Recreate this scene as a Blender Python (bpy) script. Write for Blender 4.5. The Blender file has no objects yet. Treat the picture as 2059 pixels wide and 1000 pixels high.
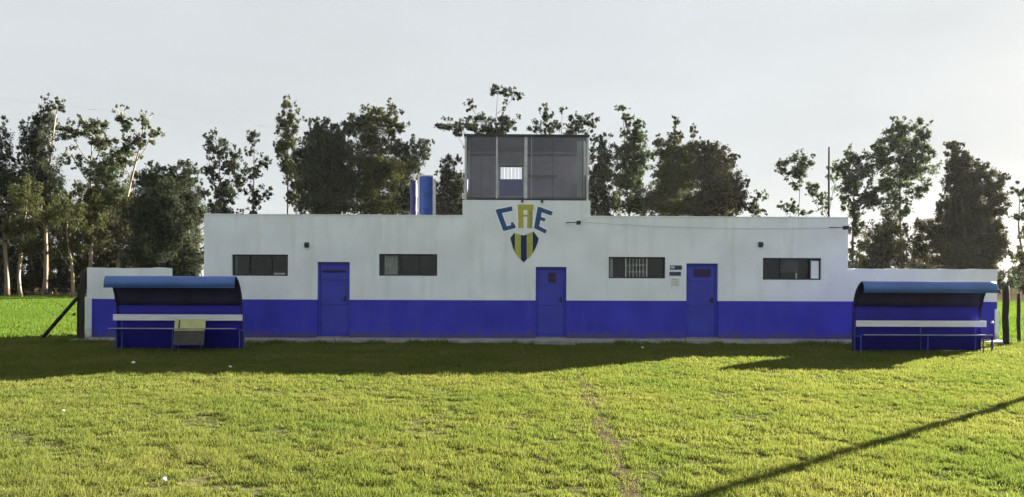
import bpy, bmesh, math, random
import numpy as np
from mathutils import Vector, Matrix, noise as mnoise

random.seed(7)
rng = np.random.default_rng(11)
R = math.radians
scene = bpy.context.scene
col = scene.collection

# ------------------------------------------------------------------ camera
F, W, H = 1520.0, 2059.0, 1000.0
HOR, EYE = 565.0, 1.6
YAW, ROLL = R(1.1), R(0.22)
fwd = Vector((math.sin(YAW), math.cos(YAW), 0))
r0 = Vector((math.cos(YAW), -math.sin(YAW), 0)); u0 = Vector((0, 0, 1))
rgt = r0 * math.cos(ROLL) + u0 * math.sin(ROLL)
upv = u0 * math.cos(ROLL) - r0 * math.sin(ROLL)
EYEP = Vector((0, 0, EYE))
cam = bpy.data.cameras.new('camera')
cam.sensor_width = 36; cam.lens = 36 * F / W
cam.shift_y = (HOR - 500) / W
cam.clip_start = 0.1; cam.clip_end = 4000
camo = bpy.data.objects.new('camera', cam); col.objects.link(camo)
M3 = Matrix((rgt, upv, -fwd)).transposed()
camo.matrix_world = Matrix.Translation(EYEP) @ M3.to_4x4()
scene.camera = camo

# ------------------------------------------------------------------ light
SUN_AZ, SUN_EL = R(51.0), R(16.0)      # azimuth clockwise from +Y
sun_dir = Vector((math.sin(SUN_AZ) * math.cos(SUN_EL), math.cos(SUN_AZ) * math.cos(SUN_EL), math.sin(SUN_EL)))
world = bpy.data.worlds.new('World'); scene.world = world; world.use_nodes = True
wn = world.node_tree.nodes; wl = world.node_tree.links
bg = wn['Background']; bg.inputs['Strength'].default_value = 0.05
sky = wn.new('ShaderNodeTexSky'); sky.sky_type = 'NISHITA'; sky.sun_disc = False
sky.sun_elevation = SUN_EL; sky.sun_rotation = SUN_AZ
sky.air_density = 1.0; sky.dust_density = 1.5; sky.ozone_density = 1.2
hs = wn.new('ShaderNodeHueSaturation'); hs.inputs['Saturation'].default_value = 0.7
wl.new(sky.outputs[0], hs.inputs['Color'])
tc = wn.new('ShaderNodeTexCoord'); mp = wn.new('ShaderNodeMapping')
mp.inputs['Scale'].default_value = (1.0, 1.0, 3.5)
nz = wn.new('ShaderNodeTexNoise'); nz.inputs['Scale'].default_value = 1.6; nz.inputs['Detail'].default_value = 4
wl.new(tc.outputs['Generated'], mp.inputs[0]); wl.new(mp.outputs[0], nz.inputs['Vector'])
mr = wn.new('ShaderNodeMapRange'); mr.inputs['From Min'].default_value = 0.3; mr.inputs['From Max'].default_value = 0.7
mr.inputs['To Min'].default_value = 0.94; mr.inputs['To Max'].default_value = 0.98
wl.new(nz.outputs['Fac'], mr.inputs['Value'])
mx = wn.new('ShaderNodeMix'); mx.data_type = 'RGBA'
wl.new(mr.outputs[0], mx.inputs['Factor']); wl.new(hs.outputs[0], mx.inputs['A'])
VEIL = 1.62                                     # thin bright cloud veil over the whole sky
mx.inputs['B'].default_value = (VEIL * 0.955, VEIL * 1.0, VEIL * 1.025, 1)
nz2 = wn.new('ShaderNodeTexNoise'); nz2.inputs['Scale'].default_value = 2.3; nz2.inputs['Detail'].default_value = 5
wl.new(mp.outputs[0], nz2.inputs['Vector'])
mr2 = wn.new('ShaderNodeMapRange'); mr2.inputs['From Min'].default_value = 0.3; mr2.inputs['From Max'].default_value = 0.7
mr2.inputs['To Min'].default_value = 0.95; mr2.inputs['To Max'].default_value = 1.05
wl.new(nz2.outputs['Fac'], mr2.inputs['Value'])
vm = wn.new('ShaderNodeVectorMath'); vm.operation = 'SCALE'
wl.new(mx.outputs['Result'], vm.inputs[0]); wl.new(mr2.outputs[0], vm.inputs['Scale'])
wl.new(vm.outputs[0], bg.inputs['Color'])
sl = bpy.data.lights.new('sun', 'SUN'); sl.energy = 5.0; sl.angle = R(0.55); sl.color = (1.0, 0.92, 0.78)
so = bpy.data.objects.new('sun', sl); col.objects.link(so)
so.rotation_euler = (-sun_dir).to_track_quat('-Z', 'Y').to_euler()
vs = scene.view_settings
vs.view_transform = 'Standard'; vs.look = 'None'; vs.gamma = 1; vs.exposure = 3.12; vs.use_curve_mapping = False
scene.cycles.max_bounces = 8; scene.cycles.transparent_max_bounces = 16
scene.cycles.use_denoising = True

# ------------------------------------------------------------------ pixel -> place
def ray(px, py):
    return fwd + rgt * ((px - W / 2) / F) + upv * ((HOR - py) / F)
def at(px, py, Y):
    d = ray(px, py); return EYEP + d * (Y / d.y)
def gnd(px, py, z=0.0):
    d = ray(px, py); return EYEP + d * ((z - EYE) / d.z)

# ------------------------------------------------------------------ materials
MATS = {}
def nt(name):
    m = bpy.data.materials.new(name); m.use_nodes = True
    n, l = m.node_tree.nodes, m.node_tree.links
    MATS[name] = m
    return m, n, l, n['Principled BSDF']
def mat(name, c1, c2=None, scale=3.0, rough=0.8, bump=0.0, bscale=40.0, metal=0.0, detail=5, stretch=(1, 1, 1), spec=0.3, lo=0.35, hi=0.65):
    m, n, l, b = nt(name)
    b.inputs['Roughness'].default_value = rough; b.inputs['Metallic'].default_value = metal
    b.inputs['Specular IOR Level'].default_value = spec
    c2 = c2 or tuple(x * 0.85 for x in c1)
    g = n.new('ShaderNodeNewGeometry'); mpn = n.new('ShaderNodeMapping'); mpn.inputs['Scale'].default_value = stretch
    l.new(g.outputs['Position'], mpn.inputs[0])
    t = n.new('ShaderNodeTexNoise'); t.inputs['Scale'].default_value = scale; t.inputs['Detail'].default_value = detail
    l.new(mpn.outputs[0], t.inputs['Vector'])
    r = n.new('ShaderNodeValToRGB'); r.color_ramp.elements[0].position = lo; r.color_ramp.elements[1].position = hi
    r.color_ramp.elements[0].color = (*c1, 1); r.color_ramp.elements[1].color = (*c2, 1)
    l.new(t.outputs['Fac'], r.inputs[0]); l.new(r.outputs[0], b.inputs['Base Color'])
    if bump:
        t2 = n.new('ShaderNodeTexNoise'); t2.inputs['Scale'].default_value = bscale; t2.inputs['Detail'].default_value = 4
        l.new(mpn.outputs[0], t2.inputs['Vector'])
        bp = n.new('ShaderNodeBump'); bp.inputs['Strength'].default_value = bump; bp.inputs['Distance'].default_value = 0.02
        l.new(t2.outputs['Fac'], bp.inputs['Height']); l.new(bp.outputs[0], b.inputs['Normal'])
    return m
def paint(name, c, dirt_shade, streak, dirt_amt=0.45, rough=0.75, var=0.86):
    """painted render: patchy base colour, thin rain streaks, foot shade painted as dirt with its own ragged edge"""
    m, n, l, b = nt(name)
    b.inputs['Roughness'].default_value = rough; b.inputs['Specular IOR Level'].default_value = 0.25
    g = n.new('ShaderNodeNewGeometry')
    t = n.new('ShaderNodeTexNoise'); t.inputs['Scale'].default_value = 1.1; t.inputs['Detail'].default_value = 6
    l.new(g.outputs['Position'], t.inputs['Vector'])
    r = n.new('ShaderNodeValToRGB'); r.color_ramp.elements[0].position = 0.3; r.color_ramp.elements[1].position = 0.7
    r.color_ramp.elements[0].color = (*[x * var for x in c], 1); r.color_ramp.elements[1].color = (*c, 1)
    l.new(t.outputs['Fac'], r.inputs[0])
    mpn = n.new('ShaderNodeMapping'); mpn.inputs['Scale'].default_value = (2.6, 2.6, 0.30)
    l.new(g.outputs['Position'], mpn.inputs[0])
    t2 = n.new('ShaderNodeTexNoise'); t2.inputs['Scale'].default_value = 1.7; t2.inputs['Detail'].default_value = 5
    l.new(mpn.outputs[0], t2.inputs['Vector'])
    m2 = n.new('ShaderNodeMapRange'); m2.inputs['From Min'].default_value = 0.52; m2.inputs['From Max'].default_value = 0.78
    m2.inputs['To Max'].default_value = dirt_amt
    l.new(t2.outputs['Fac'], m2.inputs['Value'])
    mixn = n.new('ShaderNodeMix'); mixn.data_type = 'RGBA'
    l.new(m2.outputs[0], mixn.inputs['Factor']); l.new(r.outputs[0], mixn.inputs['A']); mixn.inputs['B'].default_value = (*streak, 1)
    # ragged band that paints shade and mud along the foot
    sx = n.new('ShaderNodeSeparateXYZ'); l.new(g.outputs['Position'], sx.inputs[0])
    t3 = n.new('ShaderNodeTexNoise'); t3.inputs['Scale'].default_value = 4.0; t3.inputs['Detail'].default_value = 6
    l.new(g.outputs['Position'], t3.inputs['Vector'])
    ma = n.new('ShaderNodeMath'); ma.operation = 'MULTIPLY_ADD'; ma.inputs[1].default_value = -0.55
    l.new(t3.outputs['Fac'], ma.inputs[0]); l.new(sx.outputs['Z'], ma.inputs[2])
    m3 = n.new('ShaderNodeMapRange'); m3.inputs['From Min'].default_value = -0.17; m3.inputs['From Max'].default_value = 0.03
    m3.inputs['To Min'].default_value = 0.8; m3.inputs['To Max'].default_value = 0.0
    l.new(ma.outputs[0], m3.inputs['Value'])
    mix2 = n.new('ShaderNodeMix'); mix2.data_type = 'RGBA'
    l.new(m3.outputs[0], mix2.inputs['Factor']); l.new(mixn.outputs['Result'], mix2.inputs['A']); mix2.inputs['B'].default_value = (*dirt_shade, 1)
    l.new(mix2.outputs['Result'], b.inputs['Base Color'])
    t4 = n.new('ShaderNodeTexNoise'); t4.inputs['Scale'].default_value = 28; t4.inputs['Detail'].default_value = 5
    l.new(g.outputs['Position'], t4.inputs['Vector'])
    t5 = n.new('ShaderNodeTexNoise'); t5.inputs['Scale'].default_value = 2.2
    l.new(g.outputs['Position'], t5.inputs['Vector'])
    ad = n.new('ShaderNodeMath'); ad.operation = 'MULTIPLY_ADD'; ad.inputs[1].default_value = 3.0
    l.new(t5.outputs['Fac'], ad.inputs[0]); l.new(t4.outputs['Fac'], ad.inputs[2])
    bp = n.new('ShaderNodeBump'); bp.inputs['Strength'].default_value = 0.35; bp.inputs['Distance'].default_value = 0.012
    l.new(ad.outputs[0], bp.inputs['Height']); l.new(bp.outputs[0], b.inputs['Normal'])
    return m
def leafmat(name, cols, trans=0.4, tint=(1.25, 1.3, 0.6), scale=0.0):
    m = bpy.data.materials.new(name); m.use_nodes = True; MATS[name] = m
    n, l = m.node_tree.nodes, m.node_tree.links
    n.remove(n['Principled BSDF'])
    g = n.new('ShaderNodeNewGeometry')
    r = n.new('ShaderNodeValToRGB'); els = r.color_ramp.elements
    while len(els) < len(cols): els.new(0.5)
    for i, c in enumerate(cols):
        els[i].position = i / (len(cols) - 1); els[i].color = (*c, 1)
    if scale:
        t = n.new('ShaderNodeTexNoise'); t.inputs['Scale'].default_value = scale; t.inputs['Detail'].default_value = 4
        l.new(g.outputs['Position'], t.inputs['Vector'])
        ct = n.new('ShaderNodeMapRange'); ct.inputs['From Min'].default_value = 0.3; ct.inputs['From Max'].default_value = 0.7
        l.new(t.outputs['Fac'], ct.inputs['Value'])
        mm = n.new('ShaderNodeMix'); mm.inputs['Factor'].default_value = 0.5
        l.new(ct.outputs[0], mm.inputs['A']); l.new(g.outputs['Random Per Island'], mm.inputs['B'])
        l.new(mm.outputs['Result'], r.inputs[0])
    else:
        l.new(g.outputs['Random Per Island'], r.inputs[0])
    d = n.new('ShaderNodeBsdfDiffuse'); tr = n.new('ShaderNodeBsdfTranslucent'); mxs = n.new('ShaderNodeMixShader')
    mxs.inputs[0].default_value = trans
    ml = n.new('ShaderNodeMix'); ml.data_type = 'RGBA'; ml.blend_type = 'MULTIPLY'; ml.inputs['Factor'].default_value = 1
    l.new(r.outputs[0], ml.inputs['A']); ml.inputs['B'].default_value = (*tint, 1)
    l.new(r.outputs[0], d.inputs[0]); l.new(ml.outputs['Result'], tr.inputs[0])
    l.new(d.outputs[0], mxs.inputs[1]); l.new(tr.outputs[0], mxs.inputs[2])
    l.new(mxs.outputs[0], n['Material Output'].inputs[0])
    return m
def glassmat(name, tint, gloss=1.0, ior=1.5):
    m = bpy.data.materials.new(name); m.use_nodes = True; MATS[name] = m
    n, l = m.node_tree.nodes, m.node_tree.links
    n.remove(n['Principled BSDF'])
    tr = n.new('ShaderNodeBsdfTransparent'); tr.inputs[0].default_value = (*tint, 1)
    gl = n.new('ShaderNodeBsdfGlossy'); gl.inputs['Roughness'].default_value = 0.03; gl.inputs[0].default_value = (gloss,) * 3 + (1,)
    g = n.new('ShaderNodeNewGeometry'); t = n.new('ShaderNodeTexNoise'); t.inputs['Scale'].default_value = 1.5
    l.new(g.outputs['Position'], t.inputs['Vector'])
    bp = n.new('ShaderNodeBump'); bp.inputs['Strength'].default_value = 0.5; bp.inputs['Distance'].default_value = 0.03
    l.new(t.outputs['Fac'], bp.inputs['Height']); l.new(bp.outputs[0], gl.inputs['Normal'])
    fr = n.new('ShaderNodeFresnel'); fr.inputs[0].default_value = ior
    ms = n.new('ShaderNodeMixShader')
    l.new(fr.outputs[0], ms.inputs[0]); l.new(tr.outputs[0], ms.inputs[1]); l.new(gl.outputs[0], ms.inputs[2])
    l.new(ms.outputs[0], n['Material Output'].inputs[0])
    return m

paint('white_paint', (0.82, 0.885, 0.94), (0.30, 0.26, 0.20), (0.58, 0.58, 0.55), 0.42)
paint('blue_paint', (0.052, 0.056, 0.53), (0.09, 0.08, 0.13), (0.075, 0.08, 0.44), 0.6, rough=0.7, var=0.72)
mat('door_blue', (0.048, 0.060, 0.47), (0.040, 0.048, 0.39), 2.5, 0.5, 0.08, 30, spec=0.4)
mat('door_dark', (0.018, 0.018, 0.06), (0.03, 0.02, 0.03), 4, 0.6)
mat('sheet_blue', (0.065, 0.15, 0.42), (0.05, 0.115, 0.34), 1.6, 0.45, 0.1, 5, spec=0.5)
mat('shell_shade', (0.045, 0.040, 0.10), (0.034, 0.032, 0.075), 3, 0.85, 0.1, 8)  # near-black puts the shade under the dugout curve into the colour
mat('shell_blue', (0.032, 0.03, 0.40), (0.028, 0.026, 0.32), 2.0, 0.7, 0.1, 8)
mat('pipe_blue', (0.06, 0.07, 0.30), (0.04, 0.05, 0.24), 6, 0.5, spec=0.4)
mat('plank_white', (0.78, 0.80, 0.82), (0.66, 0.67, 0.68), 5, 0.6, 0.15, 30, stretch=(0.6, 4, 4))
mat('seat_grey', (0.35, 0.36, 0.44), (0.26, 0.27, 0.33), 5, 0.6)
mat('concrete', (0.30, 0.29, 0.27), (0.20, 0.195, 0.185), 3.5, 0.9, 0.4, 25)
mat('roof_grey', (0.28, 0.27, 0.26), (0.2, 0.2, 0.19), 2, 0.9, 0.3, 20)
mat('interior', (0.10, 0.085, 0.09), (0.08, 0.07, 0.07), 2, 0.9)
mat('frame_dark', (0.05, 0.06, 0.07), (0.03, 0.035, 0.04), 8, 0.45, metal=0.3)
mat('frame_alu', (0.48, 0.50, 0.50), (0.38, 0.40, 0.41), 8, 0.4, metal=0.6)
mat('bar_white', (0.75, 0.75, 0.73), (0.62, 0.62, 0.6), 8, 0.6)
mat('curtain', (0.78, 0.75, 0.66), (0.66, 0.63, 0.55), 6, 0.9)
mat('curtain_green', (0.52, 0.60, 0.55), (0.40, 0.47, 0.44), 6, 0.9)
mat('lamp_black', (0.025, 0.03, 0.04), (0.04, 0.045, 0.05), 10, 0.5)
mat('cable_black', (0.05, 0.05, 0.055), None, 10, 0.6)
mat('plaque_navy', (0.02, 0.035, 0.09), (0.03, 0.05, 0.12), 12, 0.35, spec=0.5)
mat('plaque_silver', (0.5, 0.54, 0.58), (0.4, 0.44, 0.48), 12, 0.4)
mat('paper', (0.72, 0.73, 0.70), (0.62, 0.63, 0.6), 14, 0.9)
mat('ink_grey', (0.42, 0.44, 0.46), None, 14, 0.9)
mat('emblem_blue', (0.045, 0.115, 0.30), (0.03, 0.08, 0.22), 9, 0.75)
mat('emblem_navy', (0.022, 0.03, 0.115), (0.03, 0.04, 0.09), 9, 0.75)
mat('emblem_yellow', (0.48, 0.50, 0.07), (0.36, 0.38, 0.10), 9, 0.75)
mat('emblem_olive', (0.50, 0.46, 0.07), (0.36, 0.38, 0.12), 12, 0.75)
mat('emblem_pale', (0.74, 0.80, 0.78), (0.66, 0.74, 0.72), 9, 0.75)
mat('barrel_blue', (0.035, 0.10, 0.42), (0.03, 0.085, 0.36), 6, 0.38, spec=0.5)
mat('barrel_shaded', (0.05, 0.05, 0.16), (0.04, 0.04, 0.12), 6, 0.5)  # darker copy of the drum blue, shade put into the colour
mat('pvc_sunlit_white', (0.78, 0.78, 0.78), (0.7, 0.7, 0.7), 6, 0.45)
mat('door_brown', (0.060, 0.032, 0.06), (0.045, 0.03, 0.07), 10, 0.7)
mat('rust', (0.16, 0.08, 0.05), (0.10, 0.06, 0.05), 10, 0.8)
mat('post_wood', (0.045, 0.038, 0.033), (0.028, 0.025, 0.022), 9, 0.9, 0.5, 30, stretch=(3, 3, 0.4))
mat('wire', (0.16, 0.16, 0.16), None, 10, 0.5, metal=0.7)
mat('board_yellow', (0.58, 0.60, 0.25), (0.45, 0.47, 0.24), 7, 0.8)
mat('board_grey', (0.085, 0.078, 0.08), (0.06, 0.055, 0.055), 7, 0.9)
mat('bark', (0.30, 0.24, 0.17), (0.16, 0.12, 0.085), 2.5, 0.9, 0.4, 12, stretch=(2, 2, 0.25))
mat('bark_dark', (0.13, 0.10, 0.075), (0.07, 0.055, 0.045), 2.5, 0.9, 0.4, 12, stretch=(2, 2, 0.25))
mat('soil', (0.088, 0.064, 0.046), (0.058, 0.045, 0.032), 12, 1.0, 0.25, 30, spec=0.0)
mat('litter_white', (0.78, 0.78, 0.74), (0.6, 0.6, 0.56), 30, 0.8)
leafmat('leaf_blue', [(0.030, 0.038, 0.031), (0.044, 0.052, 0.040), (0.062, 0.068, 0.046)], 0.30, (1.1, 1.15, 0.7))
leafmat('leaf_olive', [(0.040, 0.048, 0.026), (0.060, 0.068, 0.034), (0.09, 0.092, 0.042)], 0.28, (1.1, 1.15, 0.6))
leafmat('leaf_green', [(0.038, 0.052, 0.036), (0.055, 0.070, 0.046), (0.085, 0.095, 0.055)], 0.38, (1.1, 1.25, 0.7))
leafmat('leaf_brown', [(0.038, 0.041, 0.029), (0.055, 0.056, 0.036), (0.082, 0.078, 0.045)], 0.26, (1.1, 1.1, 0.65))
leafmat('grass_blade', [(0.071, 0.108, 0.030), (0.104, 0.132, 0.036), (0.143, 0.150, 0.048), (0.20, 0.178, 0.080)], 0.45, (1.15, 1.2, 0.75), scale=0.55)
leafmat('grass_far', [(0.045, 0.105, 0.020), (0.075, 0.125, 0.025), (0.12, 0.14, 0.04)], 0.45, (1.2, 1.25, 0.6), scale=0.12)
glassmat('glass_window', (0.90, 0.91, 0.92), ior=1.33)
glassmat('glass_cabin', (0.92, 0.92, 0.95), ior=1.5)
mat('cabin_grey', (0.26, 0.245, 0.29), (0.19, 0.19, 0.225), 3, 0.9)
mat('emblem_white', (0.90, 0.92, 0.92), (0.84, 0.87, 0.87), 9, 0.75)
mat('emblem_teal', (0.20, 0.28, 0.20), (0.34, 0.36, 0.10), 14, 0.75)

def groundmat():
    m, n, l, b = nt('field')
    b.inputs['Roughness'].default_value = 1.0; b.inputs['Specular IOR Level'].default_value = 0.0
    g = n.new('ShaderNodeNewGeometry'); sx = n.new('ShaderNodeSeparateXYZ'); l.new(g.outputs['Position'], sx.inputs[0])
    t = n.new('ShaderNodeTexNoise'); t.inputs['Scale'].default_value = 0.6; t.inputs['Detail'].default_value = 8
    l.new(g.outputs['Position'], t.inputs['Vector'])
    r = n.new('ShaderNodeValToRGB'); e = r.color_ramp.elements
    e[0].position = 0.3; e[0].color = (0.050, 0.060, 0.022, 1)
    e[1].position = 0.72; e[1].color = (0.11, 0.095, 0.045, 1)
    k = e.new(0.5); k.color = (0.075, 0.078, 0.030, 1)
    l.new(t.outputs['Fac'], r.inputs[0])
    # leaf litter under the eucalyptus rows
    ma = n.new('ShaderNodeMath'); ma.operation = 'MULTIPLY_ADD'; ma.inputs[1].default_value = 14.0
    l.new(t.outputs['Fac'], ma.inputs[0]); l.new(sx.outputs['Y'], ma.inputs[2])
    mr = n.new('ShaderNodeMapRange'); mr.inputs['From Min'].default_value = 74; mr.inputs['From Max'].default_value = 80
    l.new(ma.outputs[0], mr.inputs['Value'])
    mi = n.new('ShaderNodeMix'); mi.data_type = 'RGBA'
    l.new(mr.outputs[0], mi.inputs['Factor']); l.new(r.outputs[0], mi.inputs['A']); mi.inputs['B'].default_value = (0.06, 0.048, 0.03, 1)
    l.new(mi.outputs['Result'], b.inputs['Base Color'])
    t2 = n.new('ShaderNodeTexNoise'); t2.inputs['Scale'].default_value = 9; t2.inputs['Detail'].default_value = 6
    l.new(g.outputs['Position'], t2.inputs['Vector'])
    bp = n.new('ShaderNodeBump'); bp.inputs['Strength'].default_value = 0.7; bp.inputs['Distance'].default_value = 0.06
    l.new(t2.outputs['Fac'], bp.inputs['Height']); l.new(bp.outputs[0], b.inputs['Normal'])
groundmat()

# ------------------------------------------------------------------ builders
def tag(o, label=None, cat=None, group=None, kind=None):
    if label: o['label'] = label
    if cat: o['category'] = cat
    if group: o['group'] = group
    if kind: o['kind'] = kind
    return o
def empty(name, loc, label, cat, group=None):
    o = bpy.data.objects.new(name, None); col.objects.link(o); o.location = loc
    o.empty_display_size = 0.2
    return tag(o, label, cat, group)
class MB:
    def __init__(s): s.v, s.f = [], []
    def add(s, vs, fs):
        k = len(s.v); s.v += [tuple(p) for p in vs]; s.f += [tuple(i + k for i in q) for q in fs]; return s
    def box(s, x0, x1, y0, y1, z0, z1):
        return s.add([(x0, y0, z0), (x1, y0, z0), (x1, y1, z0), (x0, y1, z0), (x0, y0, z1), (x1, y0, z1), (x1, y1, z1), (x0, y1, z1)],
                     [(0, 3, 2, 1), (4, 5, 6, 7), (0, 1, 5, 4), (1, 2, 6, 5), (2, 3, 7, 6), (3, 0, 4, 7)])
    def tube(s, pts, rad, n=8, caps=True):
        pts = [Vector(p) for p in pts]
        rr = rad if isinstance(rad, (list, tuple)) else [rad] * len(pts)
        vs, fs = [], []
        for i, p in enumerate(pts):
            t = (pts[min(i + 1, len(pts) - 1)] - pts[max(i - 1, 0)]).normalized()
            a = t.orthogonal().normalized() if abs(t.z) < 0.99 else Vector((1, 0, 0))
            if abs(t.z) < 0.99: a = t.cross(Vector((0, 0, 1))).normalized()
            b = t.cross(a).normalized()
            for k in range(n):
                an = 2 * math.pi * k / n
                vs.append(p + (a * math.cos(an) + b * math.sin(an)) * rr[i])
        for i in range(len(pts) - 1):
            for k in range(n):
                k2 = (k + 1) % n
                fs.append((i * n + k, i * n + k2, (i + 1) * n + k2, (i + 1) * n + k))
        if caps:
            fs.append(tuple(range(n - 1, -1, -1))); fs.append(tuple((len(pts) - 1) * n + k for k in range(n)))
        return s.add(vs, fs)
    def lathe(s, prof, c, n=24):
        vs, fs = [], []
        for (r, z) in prof:
            for k in range(n):
                an = 2 * math.pi * k / n
                vs.append((c[0] + r * math.cos(an), c[1] + r * math.sin(an), c[2] + z))
        for i in range(len(prof) - 1):
            for k in range(n):
                k2 = (k + 1) % n
                fs.append((i * n + k, i * n + k2, (i + 1) * n + k2, (i + 1) * n + k))
        fs.append(tuple(range(n - 1, -1, -1))); fs.append(tuple((len(prof) - 1) * n + k for k in range(n)))
        return s.add(vs, fs)
    def slab(s, poly, y0, y1):
        """polygon of (x, z) points pushed from y0 (front) back to y1"""
        n = len(poly)
        vs = [(x, y0, z) for x, z in poly] + [(x, y1, z) for x, z in poly]
        fs = [tuple(range(n)), tuple(range(2 * n - 1, n - 1, -1))]
        for i in range(n):
            j = (i + 1) % n; fs.append((i, i + n, j + n, j))
        return s.add(vs, fs)
    def build(s, name, m, parent=None, smooth=False, bevel=0.0):
        me = bpy.data.meshes.new(name)
        off = parent.location if parent is not None and parent.parent is None else Vector((0, 0, 0))
        if parent is not None and parent.parent is not None: off = parent.parent.location
        me.from_pydata([(v[0] - off[0], v[1] - off[1], v[2] - off[2]) for v in s.v], [], s.f); me.update()
        bm = bmesh.new(); bm.from_mesh(me); bmesh.ops.recalc_face_normals(bm, faces=bm.faces)
        bm.to_mesh(me); bm.free()
        me.materials.append(MATS[m])
        if smooth:
            me.polygons.foreach_set('use_smooth', [True] * len(me.polygons))
        o = bpy.data.objects.new(name, me); col.objects.link(o)
        if parent is not None: o.parent = parent
        if bevel:
            bv = o.modifiers.new('bevel', 'BEVEL'); bv.width = bevel; bv.segments = 2; bv.limit_method = 'ANGLE'
        return o
def bar(x0, x1, y0, y1, z0, z1): return MB().box(x0, x1, y0, y1, z0, z1)
def wall_grid(xs, zs, solid, y0, y1):
    """front wall with true openings: solid(xm, zm) says where there is masonry"""
    xs, zs = sorted(set(xs)), sorted(set(zs)); mb = MB()
    S = [[solid((xs[i] + xs[i + 1]) / 2, (zs[j] + zs[j + 1]) / 2) for j in range(len(zs) - 1)] for i in range(len(xs) - 1)]
    g = lambda i, j: 0 <= i < len(xs) - 1 and 0 <= j < len(zs) - 1 and S[i][j]
    for i in range(len(xs) - 1):
        for j in range(len(zs) - 1):
            if not S[i][j]: continue
            a, b, c, d = xs[i], xs[i + 1], zs[j], zs[j + 1]
            mb.add([(a, y0, c), (b, y0, c), (b, y0, d), (a, y0, d)], [(0, 1, 2, 3)])
            mb.add([(a, y1, c), (b, y1, c), (b, y1, d), (a, y1, d)], [(3, 2, 1, 0)])
            if not g(i - 1, j): mb.add([(a, y0, c), (a, y0, d), (a, y1, d), (a, y1, c)], [(0, 1, 2, 3)])
            if not g(i + 1, j): mb.add([(b, y0, c), (b, y1, c), (b, y1, d), (b, y0, d)], [(0, 1, 2, 3)])
            if not g(i, j - 1): mb.add([(a, y0, c), (a, y1, c), (b, y1, c), (b, y0, c)], [(0, 1, 2, 3)])
            if not g(i, j + 1): mb.add([(a, y0, d), (b, y0, d), (b, y1, d), (a, y1, d)], [(0, 1, 2, 3)])
    return mb
def weld(o):
    bm = bmesh.new(); bm.from_mesh(o.data); bmesh.ops.remove_doubles(bm, verts=bm.verts, dist=1e-5)
    bmesh.ops.recalc_face_normals(bm, faces=bm.faces); bm.to_mesh(o.data); bm.free(); return o

# ------------------------------------------------------------------ ground
g = MB().add([(-1500, -60, 0), (1500, -60, 0), (1500, 1800, 0), (-1500, 1800, 0)], [(0, 1, 2, 3)]).build('ground', 'field')
tag(g, 'football field of short grass', None, None, 'structure')

# worn touchline across the grass
pa, pb = gnd(1163, 748), gnd(1275, 1000)
mb = MB(); vs, fs = [], []
N = 90
for i in range(N + 1):
    t = -0.0 + 1.25 * i / N
    p = pa.lerp(pb, t)
    wob = 0.10 * mnoise.noise(Vector((0, p.y * 0.7, 3))) + 0.05 * mnoise.noise(Vector((0, p.y * 2.9, 8)))
    w1 = 0.08 + 0.06 * mnoise.noise(Vector((5, p.y * 3.1, 1))); w2 = 0.08 + 0.06 * mnoise.noise(Vector((9, p.y * 3.4, 2)))
    vs += [(p.x + wob - max(w1, .02), p.y, 0.004), (p.x + wob + max(w2, .02), p.y, 0.004)]
    if i: fs.append((2 * i - 2, 2 * i - 1, 2 * i + 1, 2 * i))
mb.add(vs, fs); pth = mb.build('path', 'soil'); tag(pth, 'narrow worn bare earth line running across the grass', None, None, 'structure')
def path_dist(x, y):
    t = (y - pa.y) / (pb.y - pa.y)
    return np.where((t > -0.02), np.abs(x - (pa.x + (pb.x - pa.x) * t)), 9.0)

# ------------------------------------------------------------------ main building
Y0 = 20.0; TH = 0.2; DEP = 5.3
def X(px, py=560, Y=Y0): return at(px, py, Y).x
def Z(px, py, Y=Y0): return at(px, py, Y).z
XL, XR = X(410), X(1705)
ZR = (Z(500, 433.5) + Z(800, 433.5) + Z(1300, 436.5) + Z(1650, 439.5)) / 4
ZB = (Z(600, 602.5) + Z(1250, 605) + Z(1600, 606)) / 3       # top of the blue dado
TXL, TXR, ZT = X(930, 420), X(1187, 420), Z(1060, 403)
wins = [dict(px=(466, 579), py=(512, 555)), dict(px=(762, 879), py=(511, 555)), dict(px=(1224, 1338), py=(517, 560)), dict(px=(1534, 1652), py=(519, 563))]
doors = [dict(px=(638, 703), py=(527, 684)), dict(px=(1077, 1139), py=(537, 684)), dict(px=(1380, 1444), py=(530, 684))]
for q in wins:
    q['x'] = (X(q['px'][0], 540), X(q['px'][1], 540)); q['z'] = (Z(sum(q['px']) / 2, q['py'][1]), Z(sum(q['px']) / 2, q['py'][0]))
for q in doors:
    q['x'] = (X(q['px'][0], 600), X(q['px'][1], 600)); q['z'] = (0.10, Z(sum(q['px']) / 2, q['py'][0]))
holes = [(*q['x'], *q['z']) for q in wins + doors]
bld = empty('club_building', ((XL + XR) / 2, Y0, 0), 'long low white clubhouse with blue lower wall, blue doors and painted club emblem', 'building')
xs = [XL, XR, TXL, TXR] + [a for h in holes for a in h[:2]]
zs = [0, ZB, ZR, ZT] + [a for h in holes for a in h[2:]]
def solid_all(x, z):
    if z > ZR and not (TXL < x < TXR): return False
    return not any(h[0] < x < h[1] and h[2] < z < h[3] for h in holes)
weld(wall_grid(xs, [z for z in zs if z >= ZB - 1e-6], lambda x, z: solid_all(x, z), Y0, Y0 + TH).build('front_wall', 'white_paint', bld))
weld(wall_grid(xs, [z for z in zs if z <= ZB + 1e-6], lambda x, z: solid_all(x, z), Y0, Y0 + TH).build('lower_wall', 'blue_paint', bld))['label'] = 'blue painted lower wall'
bar(XL, XL + TH, Y0 + TH, Y0 + DEP, 0, ZR).build('side_wall', 'white_paint', bld)
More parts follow.
